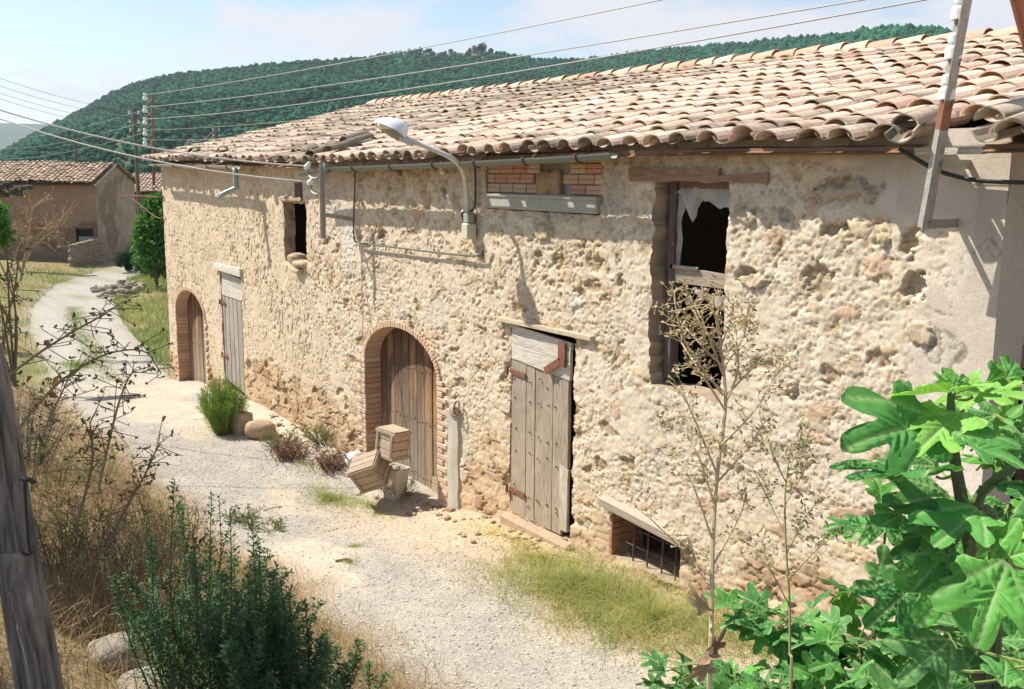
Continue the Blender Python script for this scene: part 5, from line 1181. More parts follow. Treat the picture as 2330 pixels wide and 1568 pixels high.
b = at(352, 560, 37); b[2] = gzf(b[0], b[1]); c = at(368, 560, 37) - UP * 1.3
round_bush('broadleaf_tree', 'green broadleaf tree showing past the far corner of the barn', 'tree', c - UP * .3, 1.0, 1.95, 6500, .20, (.04, .14, .035), (.14, .30, .06), rs, 60, b, .06)
b = at(305, 570, 46); b[2] = gzf(b[0], b[1])
round_bush('dark_bush', 'dark shaded bush at the foot of the far barn gable', 'bush', b, 1.1, .55, 2600, .13, (.02, .05, .025), (.05, .09, .04), rs, 12, None, .03)  # leaf colours darker than on the other bushes
c = onZ(205, 612, -.95); c[2] = gzf(c[0], c[1])
b = at(14, 640, 19.5); b[2] = gzf(b[0], b[1]); c = at(-4, 540, 19.5)
round_bush('roadside_tree', 'small bright green tree at the left edge before the far barn', 'tree', c - UP * .25 - RT * .12, .46, .52, 2400, .10, (.05, .17, .035), (.13, .30, .06), rs, 30, b, .03)
b = at(16, 700, 9.5); b[2] = gzf(b[0], b[1])
o = spray_bush('thorny_shrub', 'grey green thorny shrub on the bank at the left edge', 'shrub', b, 60, 1.0, .42, .03, .010, 90, (.09, .10, .07), (.19, .19, .14), (.20, .17, .14), rs, base_r=.25, up=.4)
# bare sapling
def branchy(g, p, d, l_, r_, depth, rs, col, spread=.6, kids=3, tips=None, droop=0.0, wig=.12):
    m_ = 5; P = [np.asarray(p, float)]; d = d / np.linalg.norm(d)
    for k in range(m_):
        d = d + rs.randn(3) * wig + np.array([0, 0, -droop]); d /= np.linalg.norm(d); P.append(P[-1] + d * l_ / m_)
    P = np.array(P); tube(g, P, np.linspace(r_, r_ * .55, m_ + 1), col, 5 if r_ > .004 else 4, False)
    if depth == 0:
        if tips is not None: tips.append((P[-1], d))
        return
    for k in range(kids):
        i = rs.randint(2, m_ + 1); dd = d + rs.randn(3) * spread; branchy(g, P[i], dd, l_ * rs.uniform(.45, .75), r_ * .55, depth - 1, rs, col, spread, kids, tips, droop, wig)
    branchy(g, P[-1], d + rs.randn(3) * .2, l_ * .7, r_ * .55, depth - 1, rs, col, spread, kids, tips, droop, wig)
def stalk(px_list, depth): return np.array([at(px, py, depth + (k * .0)) for k, (px, py) in enumerate(px_list)])
b = onZ(46, 618, -.6); 
o = thing('bare_sapling', 'leafless tan sapling in front of the far barn wall', 'sapling', b); g = Geo(); tips = []
dd_ = np.linalg.norm((b - EYE)[:2]) * .92
for lst in (((46, 640), (62, 560), (70, 500), (75, 470)), ((55, 600), (85, 545), (115, 520), (150, 512)), ((48, 620), (30, 575), (18, 545)), ((60, 570), (95, 550), (125, 572))):
    P = spline(stalk(lst, 24), 12); tube(g, P, np.linspace(.035, .012, 12), (.40, .30, .19), 5, False)
    for k in range(3, 12): branchy(g, P[k], UP * .6 + RT * rs.uniform(-.8, .9) + FW * rs.randn() * .4, rs.uniform(.25, .5), .010, 1, rs, (.44, .33, .20), .5, 2, tips)
leaves(g, np.array([t[0] for t in tips]), np.array([t[1] for t in tips]) + rs.randn(len(tips), 3) * .4, rs.randn(len(tips), 3), .07, .035, (.48, .36, .2)); g.build('branches', 'dryleaf', o)
# brambles arching across the left
br_ = thing('bramble', 'arching dry bramble canes with a few reddish leaves over the left bank', 'bramble', at(60, 1090, 3.4)); g = Geo(); gl_ = Geo()
canes = [((10, 870), (28, 849), (94, 800), (166, 755), (222, 724), (277, 689)), ((30, 1000), (59, 953), (128, 876), (160, 852), (208, 821), (264, 800), (329, 800), (367, 849)), ((70, 1120), (76, 1084), (97, 994), (118, 942), (146, 883), (160, 852)),
         ((225, 1110), (239, 1046), (253, 984), (270, 918), (288, 870), (305, 842)), ((2, 820), (7, 783), (14, 738), (35, 648), (45, 561)), ((240, 1250), (290, 1150), (330, 1080), (362, 1010)), ((180, 1180), (210, 1050), (205, 960))]
for ci, lst in enumerate(canes):
    P = spline(stalk(lst, 3.3 + .12 * (ci % 3)), 40); tube(g, P, np.linspace(.0055, .0022, 40), (.36, .27, .15) if ci < 4 else (.27, .18, .11), 5, False)
    for k in range(4, 40):
        for rep in range(2 if k > 14 else 1):
            if rs.rand() < .75:
                d = RT * rs.randn() + UP * rs.uniform(-.6, 1.0) + FW * rs.randn() * .6; d /= np.linalg.norm(d); l_ = rs.uniform(.015, .09) * (1.6 if rs.rand() < .15 else 1); q = P[k] + d * l_; tube(g, [P[k], q + rs.randn(3) * .006, q + d * .01], .0014, (.25, .18, .10), 4, False)
                m_ = rs.randint(1, 4); leaves(gl_, np.tile(q, (m_, 1)), rs.randn(m_, 3) + d * .5, rs.randn(m_, 3), .018 * rs.uniform(.6, 1.5, m_), .010, lerp(np.array([.09, .10, .04]), np.array([.26, .17, .07]), rs.rand(m_, 1)))
for (px, py, tx, ty, colr) in ((118, 880, 140, 850, (.40, .25, .06)), (60, 870, 75, 856, (.30, .10, .06)), (110, 895, 132, 903, (.25, .08, .05)), (30, 760, 40, 770, (.25, .07, .05)), (36, 665, 44, 640, (.25, .08, .05)), (90, 935, 82, 915, (.26, .09, .06)), (150, 862, 186, 838, (.17, .22, .05)), (253, 1000, 250, 975, (.07, .16, .05)), (15, 720, 5, 690, (.28, .15, .08)), (97, 1010, 90, 985, (.06, .13, .05)), (92, 1060, 104, 1030, (.05, .12, .05)), (100, 690 + 85, 118, 790, (.3, .12, .07))):
    a_ = at(px, py, 3.3); b_ = at(tx, ty, 3.25); leaves(gl_, [a_], [b_ - a_], [-FW + UP * .5], np.linalg.norm(b_ - a_), .024, colr)
g.build('canes', 'dryleaf', br_); gl_.build('foliage', 'leaf', br_)

# grasses
def ground_pts(n, xr, yfun, rs, dens=None):
    x_ = rs.uniform(*xr, n); a_, b_ = yfun(x_); y_ = a_ + (b_ - a_) * rs.rand(n)
    if dens is not None: k_ = rs.rand(n) < dens(x_, y_); x_, y_ = x_[k_], y_[k_]
    return np.stack([x_, y_, gz(x_, y_) - .01], 1)
STRAW = np.array([[.40, .29, .155], [.32, .21, .115], [.47, .36, .21], [.24, .155, .085], [.18, .19, .075]])
g = Geo()
edge = lambda x_: lane_c(x_) - lane_w(x_)
P = ground_pts(80000, (-21, .5), lambda x_: (np.full(len(x_), -7.0), edge(x_) + .12), rs, lambda x_, y_: (.25 + .75 * ss(-16, -5, x_)) * ss(.30, .52, fbm(x_ * 1.3, y_ * 1.3, 71) + .12) * (.25 + .75 * ss(0, .55, edge(x_) - y_)))
nb_ = len(P); k_ = np.where(rs.rand(nb_) < .86, rs.randint(0, 4, nb_), 4); hh = rs.uniform(.05, .27, nb_) * (.5 + .8 * fbm(P[:, 0] * .9, P[:, 1] * .9, 72)) * (.7 + .3 * ss(-14, -6, P[:, 0]))
ln_ = rs.randn(nb_, 2) * .55 * hh[:, None]; cc = STRAW[k_] * rs.uniform(.7, 1.2, (nb_, 1)); blades(g, P, hh, ln_, .0035 + .003 * rs.rand(nb_), cc, cc * 1.1, 3, rs)
# matted fallen stalks
P = ground_pts(26000, (-15, .0), lambda x_: (np.full(len(x_), -6.9), edge(x_) - .1), rs); nb_ = len(P); P[:, 2] += rs.uniform(.0, .16, nb_); cc = STRAW[rs.randint(0, 4, nb_)] * rs.uniform(.8, 1.3, (nb_, 1))
blades(g, P, rs.uniform(.0, .06, nb_), rs.randn(nb_, 2) * .17, .0035, cc, cc, 3, rs)
o = g.build('dry_grass', 'grass'); tag(o, 'dry straw coloured grass matted over the bank on the left', None, None, 'stuff')
g = Geo(); GREEN = np.array([[.15, .26, .06], [.22, .32, .085], [.28, .33, .11], [.50, .41, .19], [.40, .36, .15]])
def patch(n, cx, cy, rx, ry, h_, green, wd=.004):
    a_ = rs.rand(n) * 6.283; r_ = np.abs(rs.randn(n)) * .55; x_ = cx + rx * r_ * np.cos(a_); y_ = cy + ry * r_ * np.sin(a_); k_ = rs.rand(n) < .35 + .65 * ss(.4, .55, fbm(x_ * 4, y_ * 4, 73)); x_, y_ = x_[k_], y_[k_]; n = len(x_)
    P = np.stack([x_, np.where((x_ > -20.9), np.minimum(y_, -.03), y_), gz(x_, y_) - .005], 1); ci = np.where(rs.rand(n) < green, rs.randint(0, 3, n), rs.randint(3, 5, n)); cc = GREEN[ci] * rs.uniform(.75, 1.25, (n, 1)); hh = h_ * rs.uniform(.35, 1.1, n)
    blades(g, P, hh, rs.randn(n, 2) * .95 * hh[:, None], wd * rs.uniform(.8, 1.6, n), cc, cc * [1.15, 1.1, 1.0], 3, rs)
patch(11000, -6.45, -.62, 1.25, .66, .21, .52); patch(7000, -5.5, -.62, .95, .70, .23, .45); patch(2500, -7.3, -.45, .8, .30, .08, .2); patch(1500, -8.1, -.28, 1.1, .22, .05, .02)
patch(3500, -11.1, -.92, .75, .30, .09, .65); patch(1500, -10.5, -.62, .6, .22, .08, .6); patch(700, -12.6, -.6, 1.6, .25, .07, .4); patch(350, -9.0, -1.55, .25, .2, .05, .6)
patch(900, -7.6, -1.2, 2.2, .8, .03, .02, .0035); patch(500, -11.5, -1.3, 2.5, .7, .03, .02, .0035); patch(260, -8.4, -1.9, .2, .14, .05, .7); patch(900, -4.6, -.35, 1.0, .4, .14, .6)
def strip(n, x0, x1, side, wid, h_, green, wd=.012):
    x_ = rs.uniform(x0, x1, n); off = rs.rand(n) ** 1.3 * wid; y_ = lane_c(x_) + side * (lane_w(x_) + off) if side else lane_c(x_) + rs.randn(n) * .16
    ok_ = ~((x_ > -21.3) & (y_ > -.1)); nn_ = fbm(x_ * .7, y_ * .9, 74); ok_ &= rs.rand(n) < .3 + .7 * ss(.36, .55, nn_ + .06); x_, y_, nn_ = x_[ok_], y_[ok_], nn_[ok_]; n = len(x_)
    ci = np.where(rs.rand(n) < green * (.25 + 1.4 * ss(.4, .62, fbm(x_ * .5, y_ * .7, 75))), rs.randint(0, 3, n), rs.randint(3, 5, n)); cc = GREEN[ci] * rs.uniform(.7, 1.2, (n, 1)) * np.array([.72, .80, .66]) * (.6 + .8 * fbm(x_ * 1.1, y_ * 1.3, 88))[:, None]; hh = h_ * rs.uniform(.4, 1.1, n)
    blades(g, np.stack([x_, y_, gz(x_, y_) - .01], 1), hh, rs.randn(n, 2) * .5 * hh[:, None], wd, cc, cc * 1.12, 2, rs)
strip(16000, -46, -20.6, 1, 2.6, .30, .72); strip(9000, -50, -21, -1, 3.0, .20, .45); strip(4200, -36, -22, 0, 0, .09, .95, .009); strip(2500, -56, -44, -1, 6, .2, .6, .02); strip(2500, -58, -44, 1, 5, .2, .7, .02)
c = onZ(172, 800, -.5); patch(1600, c[0], c[1], .55, .42, .15, .95, .008)
o = g.build('green_grass', 'grass'); tag(o, 'thin green and yellow grass along the lane and the foot of the wall', None, None, 'stuff')
# dead sticks on the lane
for k, (p0, p1, r_, lb) in enumerate((((505, 893, ), (532, 886), .010, 'short dry stick lying in the lane before the narrow plank door'), ((600, 1160), (640, 1148), .006, 'thin dry stalk lying across the pale lane'), ((765, 1332), (800, 1330), .012, 'reddish stick lying on the gravel lane'))):
    a_ = onZ(*p0, -.35); b_ = onZ(*p1, -.35); a_[2] = gzf(a_[0], a_[1]) + .012; b_[2] = gzf(b_[0], b_[1]) + .012; g = Geo(); tube(g, spline([a_, lerp(a_, b_, .5) + [0, .02, .008], b_], 8), r_, (.28, .18, .11), 5); tag(g.build('dry_stick', 'bark', None, origin=a_), lb, 'stick')

# weathered fence posts at the left
def post(label, pts, rad, colr, seed, wire=False):
    P = spline(pts, 26); b = P[0]; o = thing('fence_post', label, 'fence post', b, 'old fence posts at the left edge'); n = 30; T = P[-1] - P[0]; T /= np.linalg.norm(T); a1 = RT - T * RT.dot(T); a1 /= np.linalg.norm(a1); a2 = np.cross(T, a1); V = []; K_ = []
    for k, p in enumerate(P):
        for j in range(n):
            a_ = 2 * math.pi * j / n; rr_ = rad * (1 + .22 * (vn(np.array([a_ * 2.2 + seed]), np.array([k * .12]), 5)[0] - .5) + .34 * (vn(np.array([a_ * 5]), np.array([k * .05 + seed]), 6)[0] - .5) - .30 * max(0, vn(np.array([a_ * 9]), np.array([k * .07 + seed]), 8)[0] - .62) * 2) * (1.1 - .25 * k / 25)
            V.append(p + a1 * math.cos(a_) * rr_ * 1.05 + a2 * math.sin(a_) * rr_ * .8); K_.append(np.asarray(colr) * (.7 + .6 * vn(np.array([a_ * 5]), np.array([k * .05 + seed]), 6)[0]))
    i = np.arange(25)[:, None] * n; j = np.arange(n)[None]; F = np.stack([i + j, i + (j + 1) % n, i + n + (j + 1) % n, i + n + j], -1).reshape(-1, 4); g = Geo(); g.add(np.array(V), F, np.array(K_)); g.add(np.array(V[-n:]), [tuple(range(n))], np.array(K_[-n:])); g.build('post', 'post', o, smooth=True)
    return o, P, a1, a2
pA = [at(135, 1820, 2.55), at(92, 1580, 2.5), at(42, 1290, 2.46), at(4, 1060, 2.44), at(-22, 880, 2.42), at(-36, 785, 2.42)]
pA[0][2] = min(pA[0][2], gzf(pA[0][0], pA[0][1]) - .1)
po, P, a1, a2 = post('thick weathered grey post leaning at the left edge, bound with wire', pA, .043, (.20, .17, .145), 1)
g = Geo(); s0 = spline([at(84, 1400, 2.36), at(88, 1500 - 60, 2.37), at(98, 1390, 2.36), at(100, 1440, 2.36)], 8)
tube(g, spline([at(56, 1095, 2.36), at(62, 1190, 2.36), at(68, 1250, 2.37), at(74, 1256, 2.37), at(62, 1262, 2.36), at(50, 1256, 2.36)], 20), .0035, (.04, .035, .035), 5); tube(g, spline([at(48, 1088, 2.35), at(64, 1090, 2.34), at(80, 1098, 2.35)], 8), .006, (.05, .045, .04), 5); g.build('wire', 'rust', po)
pB = [at(122, 1760, 2.35), at(96, 1570, 2.32), at(62, 1420, 2.3), at(30, 1290, 2.3), at(22, 1262, 2.3)]; pB[0][2] = min(pB[0][2], gzf(pB[0][0], pB[0][1]) - .1)
post('shorter split stake leaning beside the thick wired post', pB, .024, (.20, .17, .145), 5)
for (px, py, s_, lb, dp) in ((258, 1480, (.22, .2, .18), 'pale stone half buried in dry grass between the stake and the bush', 4.1), (330, 1540, (.26, .2, .10), 'flat grey stone in the shade at the bottom left', 3.9)):
    c = at(px, py, dp); zg = gzf(c[0], c[1]); c[2] = zg + .04; g = Geo(); rock(g, c, s_, (.27, .235, .19), int(px), 3); tag(g.build('bank_stone', 'stone', None, True, c), lb, 'stone')

# ---------------------------------------------------------------- fig trees
def fig_mesh(ns=108, nr=11, deep=1.0, seed=0):
    r_ = np.random.RandomState(seed); th = np.linspace(-math.pi, math.pi, ns, endpoint=False)
    lob = [(0, .30, .31, .60), (R(52), .27, .29, .56), (-R(52), .27, .29, .56), (R(106), .15, .34, .44), (-R(106), .15, .34, .44)]
    rad = np.full(ns, .325 - .055 * deep)
    for a_, h_, w_, _ in lob:
        d = np.abs((th - a_ - r_.randn() * .04 + math.pi) % (2 * math.pi) - math.pi); rad = rad + h_ * (1 + r_.randn() * .08) * (.75 + .25 * deep) * np.exp(-(d / w_) ** 3.6)
    rad = rad + .006 * np.sin(th * 31) + .05 * np.exp(-((np.abs(th) - math.pi) / .35) ** 2)
    t = np.linspace(0, 1, nr + 1)[1:] ** .85; X_ = np.concatenate([[0], (np.sin(th)[None] * rad * t[:, None]).ravel()]); Y_ = np.concatenate([[.40], (.40 + np.cos(th)[None] * rad * t[:, None]).ravel()])
    F3_ = np.stack([np.zeros(ns, int), 1 + np.arange(ns), 1 + (np.arange(ns) + 1) % ns], 1); i = 1 + np.arange(nr - 1)[:, None] * ns; j = np.arange(ns)[None]; F4 = np.stack([i + j, i + ns + j, i + ns + (j + 1) % ns, i + (j + 1) % ns], -1).reshape(-1, 4)
    vein = np.full(len(X_), 9.0); sv = np.zeros(len(X_)); base = np.array([0, .07])
    for a_, h_, w_, L_ in lob:
        tip = np.array([math.sin(a_) * L_, .40 + math.cos(a_) * L_]); d = tip - base; l_ = np.linalg.norm(d); d /= l_; px_ = X_ - base[0]; py_ = Y_ - base[1]; s = np.clip(px_ * d[0] + py_ * d[1], 0, l_); ds = np.hypot(px_ - d[0] * s, py_ - d[1] * s)
        k_ = ds < vein; vein = np.where(k_, ds, vein); sv = np.where(k_, (s - ds * .8), sv)
    rib = np.sin(sv * 2 * math.pi / .085)
    Zp = -.014 * np.exp(-(vein / .03) ** 2) + .009 * rib * np.clip(vein / .05, 0, 1)
    vm = np.exp(-(vein / .015) ** 2) * .85 + .22 * (rib < -.86) * np.clip(1.4 - vein / .2, 0, 1)
    return X_, Y_, Zp, vm, F3_, F4
FIG = [fig_mesh(seed=k, deep=(1.1, .7, 1.25, .9)[k]) for k in range(4)]; FIGS = [fig_mesh(54, 6, 1.3, 10 + k) for k in range(3)]
def fig_leaf(g, base, D, N, size, colr, rs, droop=.35, fold=.25, low=False, wid=1.0):
    X_, Y_, Zp, vm, f3, f4 = (FIGS if low else FIG)[rs.randint(3 if low else 4)]
    D = D / np.linalg.norm(D); S = np.cross(D, N); S /= np.linalg.norm(S); N = np.cross(S, D); Y0 = Y_ - .07
    z_ = Zp * 1.3 - droop * Y0 ** 2 * .9 + fold * np.abs(X_) * (1 - .5 * Y0) - .25 * X_ ** 2 + .03 * np.sin(X_ * 9 + rs.rand() * 6) * np.cos(Y_ * 7 + rs.rand() * 6) + rs.randn() * .12 * X_
    V = np.asarray(base) + size * (X_[:, None] * wid * S + Y0[:, None] * D + z_[:, None] * N)
    K_ = lerp(np.asarray(colr) * (.9 + .2 * fbm(X_ * 5 + rs.rand() * 9, Y_ * 5, 3, 2))[:, None], np.array([.42, .56, .24]), (vm * .8)[:, None]); g.add(V, [f3, f4], K_)
FG = [np.array(q) for q in ((.095, .31, .065), (.125, .38, .065), (.065, .23, .055), (.21, .45, .075), (.115, .30, .085))]
def zq(x_, y_): return 1941.6 + x_ * .505, 776.6 + y_ * .505
rs = np.random.RandomState(77)
DZ = 2.75
fb0 = at(*zq(620, 2350), DZ + .15); fb0[2] = gzf(fb0[0], fb0[1]) - .03
ft = thing('fig_tree', 'large leafy fig tree filling the lower right corner', 'fig tree', fb0); gs, gl_ = Geo(), Geo()
st = spline([fb0, at(*zq(585, 1500), DZ + .12), at(*zq(545, 1050), DZ + .05), at(*zq(500, 780), DZ), at(*zq(455, 520), DZ - .02), at(*zq(440, 330), DZ), at(*zq(440, 235), DZ)], 40)
tube(gs, st, np.linspace(.028, .009, 40), np.linspace((.16, .13, .10), (.10, .14, .06), 40), 8)
st2 = spline([fb0 + RT * .05, at(*zq(640, 1100), DZ + .1), at(*zq(560, 760), DZ + .02), at(*zq(620, 640), DZ - .02), at(*zq(760, 540), DZ - .05), at(*zq(900, 430), DZ)], 30); tube(gs, st2, np.linspace(.022, .008, 30), (.14, .17, .08), 7)
st3 = spline([fb0 + RT * .12, at(*zq(830, 1400), DZ - .3), at(*zq(820, 1000), DZ - .4), at(*zq(800, 500), DZ - .15), at(*zq(770, 200), DZ)], 30); tube(gs, st3, np.linspace(.024, .008, 30), (.15, .13, .09), 7)
HERO = [((392, 345), (0, 425), .0, -.12, 0, .75, .7, .2), ((430, 235), (150, 180), 0, -.02, 3, 1.6, -.4, .3), ((440, 235), (405, 100), .05, .1, 1, .5, .9, .2), ((450, 230), (520, 130), .05, .12, 3, .6, .8, .2), ((460, 230), (610, 150), 0, -.1, 3, 1.2, .3, .3), ((540, 250), (800, 190), -.02, -.15, 3, 1.2, .4, .3), ((600, 190), (800, 120), .1, .1, 1, .5, .8, .2),
        ((690, 165), (745, 70), .05, .1, 1, .5, .8, .2), ((372, 610), (-10, 530), 0, -.15, 2, 1.4, -.35, .35), ((500, 310), (260, 470), -.02, -.12, 3, 1.0, .3, .35), ((440, 415), (800, 560), -.1, -.25, 0, 1.3, .1, .35), ((380, 560), (200, 450), .15, .22, 4, .5, .8, .1), ((420, 450), (330, 460), .1, .2, 3, .6, .7, .1),
        ((440, 705), (130, 700), .05, -.02, 4, .9, .6, .3), ((230, 770), (40, 860), .02, -.05, 0, 1.0, .5, .25), ((475, 790), (230, 800), 0, -.1, 4, 1.2, .5, .3), ((570, 755), (360, 890), -.12, -.25, 0, 1.3, .2, .35), ((360, 860), (170, 975), .02, -.02, 2, 1.0, .5, .3), ((430, 880), (260, 1010), .0, -.1, 4, .8, .6, .2),
        ((420, 950), (275, 1130), -.05, -.15, 0, .7, .7, .2), ((500, 985), (310, 1290), -.05, -.2, 1, .7, .7, .2), ((540, 1000), (480, 1200), -.1, -.15, 1, .6, .7, .2), ((610, 1005), (860, 900), -.2, -.35, 1, .8, .6, .15), ((690, 985), (590, 1330), -.45, -.62, 1, .8, .62, .1), ((560, 905), (800, 830), -.1, -.25, 3, 1.0, .5, .2),
        ((95, 1130), (300, 960), .3, .2, 4, .6, .7, .2), ((310, 1070), (70, 1280), .12, .05, 2, .6, .7, .2), ((330, 1290), (140, 1350), .1, .0, 0, 1.2, .3, .3), ((450, 1340), (210, 1530), -.1, -.2, 4, .7, .7, .15), ((680, 1560), (700, 1370), -.4, -.3, 0, .6, .8, .15), ((500, 1480), (600, 1330), .1, .1, 2, .6, .7, .2), ((420, 1480), (260, 1640), -.15, -.2, 0, .7, .7, .2),
        ((540, 1540), (440, 1700), -.3, -.3, 0, .7, .7, .2), ((760, 420), (680, 330), .1, .15, 4, .6, .7, .2), ((780, 480), (690, 440), .0, -.05, 0, .7, .6, .2), ((640, 330), (480, 370), .2, .25, 2, .8, .4, .2), ((660, 390), (560, 460), .22, .25, 2, .7, .5, .2), ((600, 650), (769, 640), .0, -.1, 2, 1.2, .1, .3), ((640, 700), (540, 760), .2, .2, 0, .7, .5, .2), ((700, 740), (560, 830), .15, .2, 2, .7, .5, .2)]
for (b2, t2, db, dt, ci, wup, wcam, fold) in HERO:
    b = at(*zq(*b2), DZ + db); t = at(*zq(*t2), DZ + dt); i = np.linalg.norm(st - b, axis=1).argmin(); j = np.linalg.norm(st2 - b, axis=1).argmin(); k3 = np.linalg.norm(st3 - b, axis=1).argmin(); cand = [st[i], st2[j], st3[k3]]; s0 = min(cand, key=lambda q: np.linalg.norm(q - b))
    s1 = s0 if np.linalg.norm(s0 - b) > .03 else b - (t - b) * .2; tube(gs, spline([s1, lerp(s1, b, .6) + UP * -.01, b], 6), .0042, (.20, .27, .08), 5, False)
    N = UP * wup - FW * wcam + rs.randn(3) * .12; sz = np.linalg.norm(t - b) / .96; fig_leaf(gl_, b, t - b, N, sz, FG[ci] * rs.uniform(.9, 1.15), rs, rs.uniform(.1, .4), fold)
for k in range(120):                                        # the inner leaves
    zx, zy = rs.uniform(330, 900), rs.uniform(200, 1700)
    if zy < 1250 and zx < 560: continue
    if zy < 1000 and rs.rand() < .35: continue
    b = at(*zq(zx, zy), DZ + rs.uniform(.12, .75)); a_ = rs.rand() * 6.3; D = RT * math.cos(a_) + FW * math.sin(a_) * .6 + UP * rs.uniform(-.5, .3); N = UP * rs.uniform(.5, 1) - FW * rs.uniform(0, .7) + rs.randn(3) * .25
    sz = rs.uniform(.15, .26); i = np.linalg.norm(st - b, axis=1).argmin(); tube(gs, spline([b - D / np.linalg.norm(D) * .10 - UP * .03, b - D * .03, b], 5), .004, (.18, .25, .08), 4, False); fig_leaf(gl_, b, D, N, sz, FG[rs.randint(5)] * rs.uniform(.7, 1.1), rs, rs.uniform(.1, .5), rs.uniform(.1, .35))
gs.build('trunk', 'bark', ft); gl_.build('crown', 'leaf', ft, smooth=True)
def fig_shrub(label, stems, depth, n, size, rs, spread=.10, zlo=.2):
    b0 = at(*stems[0][0], depth); zg = gzf(b0[0], b0[1]); o = thing('young_fig', label, 'fig shoot', (b0[0], b0[1], zg), 'young fig shoots along the foot of the bank'); gs, gl_ = Geo(), Geo()
    for stm in stems:
        P = [at(px, py, depth + (k * .03)) for k, (px, py) in enumerate(stm)]; P = spline([np.array([P[0][0], P[0][1], min(zg, P[0][2]) - .02])] + P, 20); tube(gs, P, np.linspace(.011, .004, 20), np.linspace((.17, .12, .09), (.13, .17, .07), 20), 6, False)
        for k in range(n):
            t_ = 1 - rs.rand() ** 1.5 * .8; i = int(t_ * 19); a_ = k * 2.4 + rs.rand(); D = RT * math.cos(a_) + FW * math.sin(a_) * .8 + UP * rs.uniform(-.1, .55); q = P[i] + D * spread * rs.uniform(.4, 1.1); tube(gs, spline([P[i], lerp(P[i], q, .6) + UP * .01, q], 5), .003, (.18, .25, .08), 4, False)
            fig_leaf(gl_, q, D + UP * rs.uniform(-.3, .2), UP + rs.randn(3) * .35 - FW * .25, size * rs.uniform(.65, 1.15), FG[rs.choice([0, 2, 2, 4, 1])] * rs.uniform(.75, 1.05), rs, rs.uniform(.1, .5), rs.uniform(.2, .45), True)
    gs.build('stems', 'bark', o); gl_.build('leaves', 'leaf', o, smooth=True); return o
fig_shrub('slim young fig shoot rising against the wall just left of the large fig', [((1985, 1480), (1992, 1380), (2010, 1250), (2018, 1180))], 3.7, 15, .19, rs, .11)
fig_shrub('bushy young fig under the second dry stalk', [((1800, 1600), (1760, 1480), (1740, 1400)), ((1830, 1600), (1800, 1460), (1790, 1390)), ((1860, 1620), (1880, 1500), (1890, 1440))], 3.7, 17, .17, rs, .10)
fig_shrub('young fig spreading low between the bushy one and the large fig', [((1960, 1640), (1960, 1520), (1950, 1450)), ((2040, 1640), (2060, 1540), (2080, 1450)), ((1900, 1650), (1920, 1560), (1915, 1510))], 3.5, 16, .18, rs, .11)
fig_shrub('small low fig shoot at the bottom, left of the tall dry stalk', [((1560, 1640), (1555, 1560), (1548, 1515)), ((1590, 1650), (1600, 1580), (1598, 1550))], 3.8, 10, .13, rs, .07)
fig_shrub('low fig shoots along the bottom edge right of the tall dry stalk', [((1700, 1660), (1690, 1590), (1680, 1545)), ((1760, 1660), (1770, 1600), (1775, 1550)), ((1640, 1660), (1650, 1610), (1650, 1570))], 3.5, 12, .13, rs, .08)
# tall dry flower stalks
def dry_stalk(label, main, depth, branches, rs, colr, head, headc, rad, green=0.0):
    b = at(*main[0], depth); b[2] = gzf(b[0], b[1]); o = thing('dry_stalk', label, 'dry stalk', b, 'tall dry flower stalks before the wall'); g, gh = Geo(), Geo(); P = spline([b] + [at(px, py, depth) for px, py in main], 40); tube(g, P, np.linspace(rad, rad * .35, 40), colr, 6, False); tips = []
    for lst in branches:
        Q = spline([at(px, py, depth + rs.randn() * .05 * k) for k, (px, py) in enumerate(lst)], 14); tube(g, Q, np.linspace(rad * .42, rad * .2, 14), colr, 5, False)
        for k in range(3, 14):
            for rep in range(head):
                d = RT * rs.randn() * .7 + UP * rs.uniform(-.2, 1.0) + FW * rs.randn() * .7; d /= np.linalg.norm(d); l_ = rs.uniform(.010, .052); q = Q[k] + d * l_; tube(g, [Q[k], lerp(Q[k], q, .5) + rs.randn(3) * .004, q], rad * .13, colr, 4, False); tips.append((q, d))
                for s_ in range(rs.randint(0, 3)):
                    d2 = d + rs.randn(3) * .8; d2 /= np.linalg.norm(d2); q2 = q + d2 * rs.uniform(.008, .03); tube(g, [q, q2], rad * .10, colr, 4, False); tips.append((q2, d2))
    tp_ = np.array([t[0] for t in tips]); td = np.array([t[1] for t in tips]); n = len(tp_)
    for rep in range(2): leaves(gh, tp_ - td * .003, td + rs.randn(n, 3) * .55, rs.randn(n, 3), .0125 * rs.uniform(.6, 1.4, n), .0075, lerp(np.asarray(headc[0]), np.asarray(headc[1]), rs.rand(n, 1)))
    if green:
        m_ = int(n * green); i = rs.randint(0, n, m_); leaves(gh, tp_[i] + rs.randn(m_, 3) * .01, rs.randn(m_, 3) + UP * .5, rs.randn(m_, 3), .022, .006, lerp(np.array([.10, .16, .06]), np.array([.24, .28, .12]), rs.rand(m_, 1)))
    g.build('stem', 'dryleaf', o); gh.build('seed_heads', 'dryleaf', o); return o
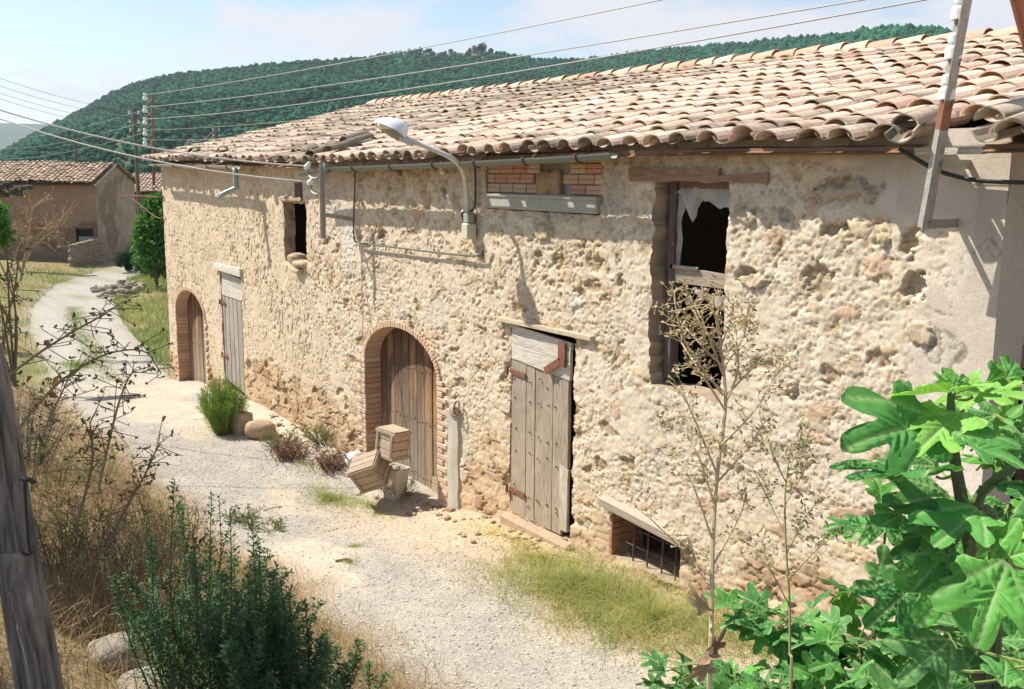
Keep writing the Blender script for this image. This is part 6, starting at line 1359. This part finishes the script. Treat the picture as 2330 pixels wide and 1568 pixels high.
dry_stalk('tallest dry branching stalk with brown seed heads before the dark tall window', [(1614, 1564), (1619, 1402), (1622, 1231), (1632, 1079), (1650, 933), (1648, 860), (1640, 790), (1630, 720), (1640, 690)], 2.7,
          [((1650, 933), (1590, 840), (1545, 770), (1520, 710)), ((1645, 900), (1560, 780), (1535, 680), (1540, 655)), ((1648, 860), (1610, 760), (1580, 690)), ((1640, 800), (1590, 730), (1570, 670)), ((1640, 760), (1620, 700), (1600, 672)), ((1650, 920), (1680, 840), (1675, 760), (1690, 720)), ((1652, 900), (1720, 830), (1760, 790)), ((1645, 840), (1690, 770), (1700, 720)), ((1640, 790), (1665, 720), (1668, 690)), ((1632, 1079), (1570, 930), (1540, 880)), ((1635, 1020), (1720, 930), (1760, 860), (1790, 830)),
           ((1622, 1231), (1575, 1100), (1520, 1010), (1500, 960)), ((1626, 1150), (1590, 1040), (1545, 960)), ((1630, 1100), (1700, 1020), (1740, 960)), ((1640, 830), (1600, 790), (1560, 745)), ((1645, 890), (1600, 850), (1560, 830)), ((1620, 1340), (1560, 1260), (1480, 1180)), ((1621, 1290), (1680, 1180), (1700, 1120))], rs, (.62, .50, .30), 2, ((.42, .29, .18), (.66, .53, .36)), .0080, .15)
dry_stalk('shorter greenish dry stalk right of the tallest one, above the young figs', [(1798, 1600), (1797, 1480), (1796, 1360), (1788, 1240), (1786, 1130), (1795, 1050), (1800, 1010)], 2.9,
          [((1797, 1380), (1750, 1290), (1720, 1240)), ((1790, 1260), (1830, 1180), (1870, 1130)), ((1788, 1220), (1745, 1130), (1720, 1080)), ((1786, 1150), (1820, 1090), (1840, 1040)), ((1790, 1100), (1760, 1040), (1750, 1000)), ((1792, 1320), (1860, 1250), (1910, 1210)), ((1795, 1070), (1815, 1020), (1825, 985))], rs, (.42, .36, .20), 2, ((.28, .24, .12), (.50, .42, .26)), .0052, .4)
g = Geo(); o = thing('withered_leaf', 'curled brown withered leaf clinging to the foot of the tallest dry stalk', 'leaf', at(1605, 1530, 2.68))
for (a_, b_, c_) in (((1612, 1470), (1596, 1530), (.34, .2, .13)), ((1615, 1500), (1590, 1545), (.40, .25, .16)), ((1610, 1390), (1585, 1370), (.42, .28, .2)), ((1612, 1480), (1640, 1470), (.2, .1, .07))): fig_leaf(g, at(*a_, 2.7), at(*b_, 2.66) - at(*a_, 2.7), -FW + rs.randn(3) * .5, np.linalg.norm(at(*b_, 2.66) - at(*a_, 2.7)) * 1.3, c_, rs, 1.0, .8, True, .7)
g.build('foliage', 'dryleaf', o)

# trees standing outside the left of the view; only their shade falls into it
def shade_tree(label, x_, y_, h_, rx, n, rs):
    z_ = gzf(x_, y_); round_bush('shade_tree', label, 'tree', (x_, y_, z_ + h_ - rx), rx, rx * .8, n, .16, (.03, .09, .03), (.08, .16, .04), rs, 16, np.array([x_, y_, z_]), .13)
shade_tree('leafy tree on the bank whose crown shades the posts and the dry grass', -7.4, -6.6, 3.8, .85, 3400, rs)
shade_tree('leafy tree close on the left whose crown shades the old fence posts', -4.9, -7.1, 3.7, 1.15, 4200, rs)
shade_tree('slender tree further along the bank, shading the left side of the lane', -30.5, -6.2, 5.0, 1.5, 5000, rs)

# ---------------------------------------------------------------- haze over the valley
g = Geo(); box(g, (-1200, 800, 130), (9600, 9600, 300), (1, 1, 1)); hzm = bpy.data.materials.new('valley_haze'); hzm.use_nodes = True; t = hzm.node_tree; t.nodes.clear()
ho_ = t.nodes.new('ShaderNodeOutputMaterial'); pv = t.nodes.new('ShaderNodeVolumePrincipled'); pv.inputs['Color'].default_value = (.80, .90, 1.0, 1); pv.inputs['Density'].default_value = .00018; pv.inputs['Anisotropy'].default_value = .2
t.links.new(pv.outputs[0], ho_.inputs['Volume'])
o = g.build('haze', hzm); o['kind'] = 'stuff'; o['label'] = 'thin blue summer haze over the valley'
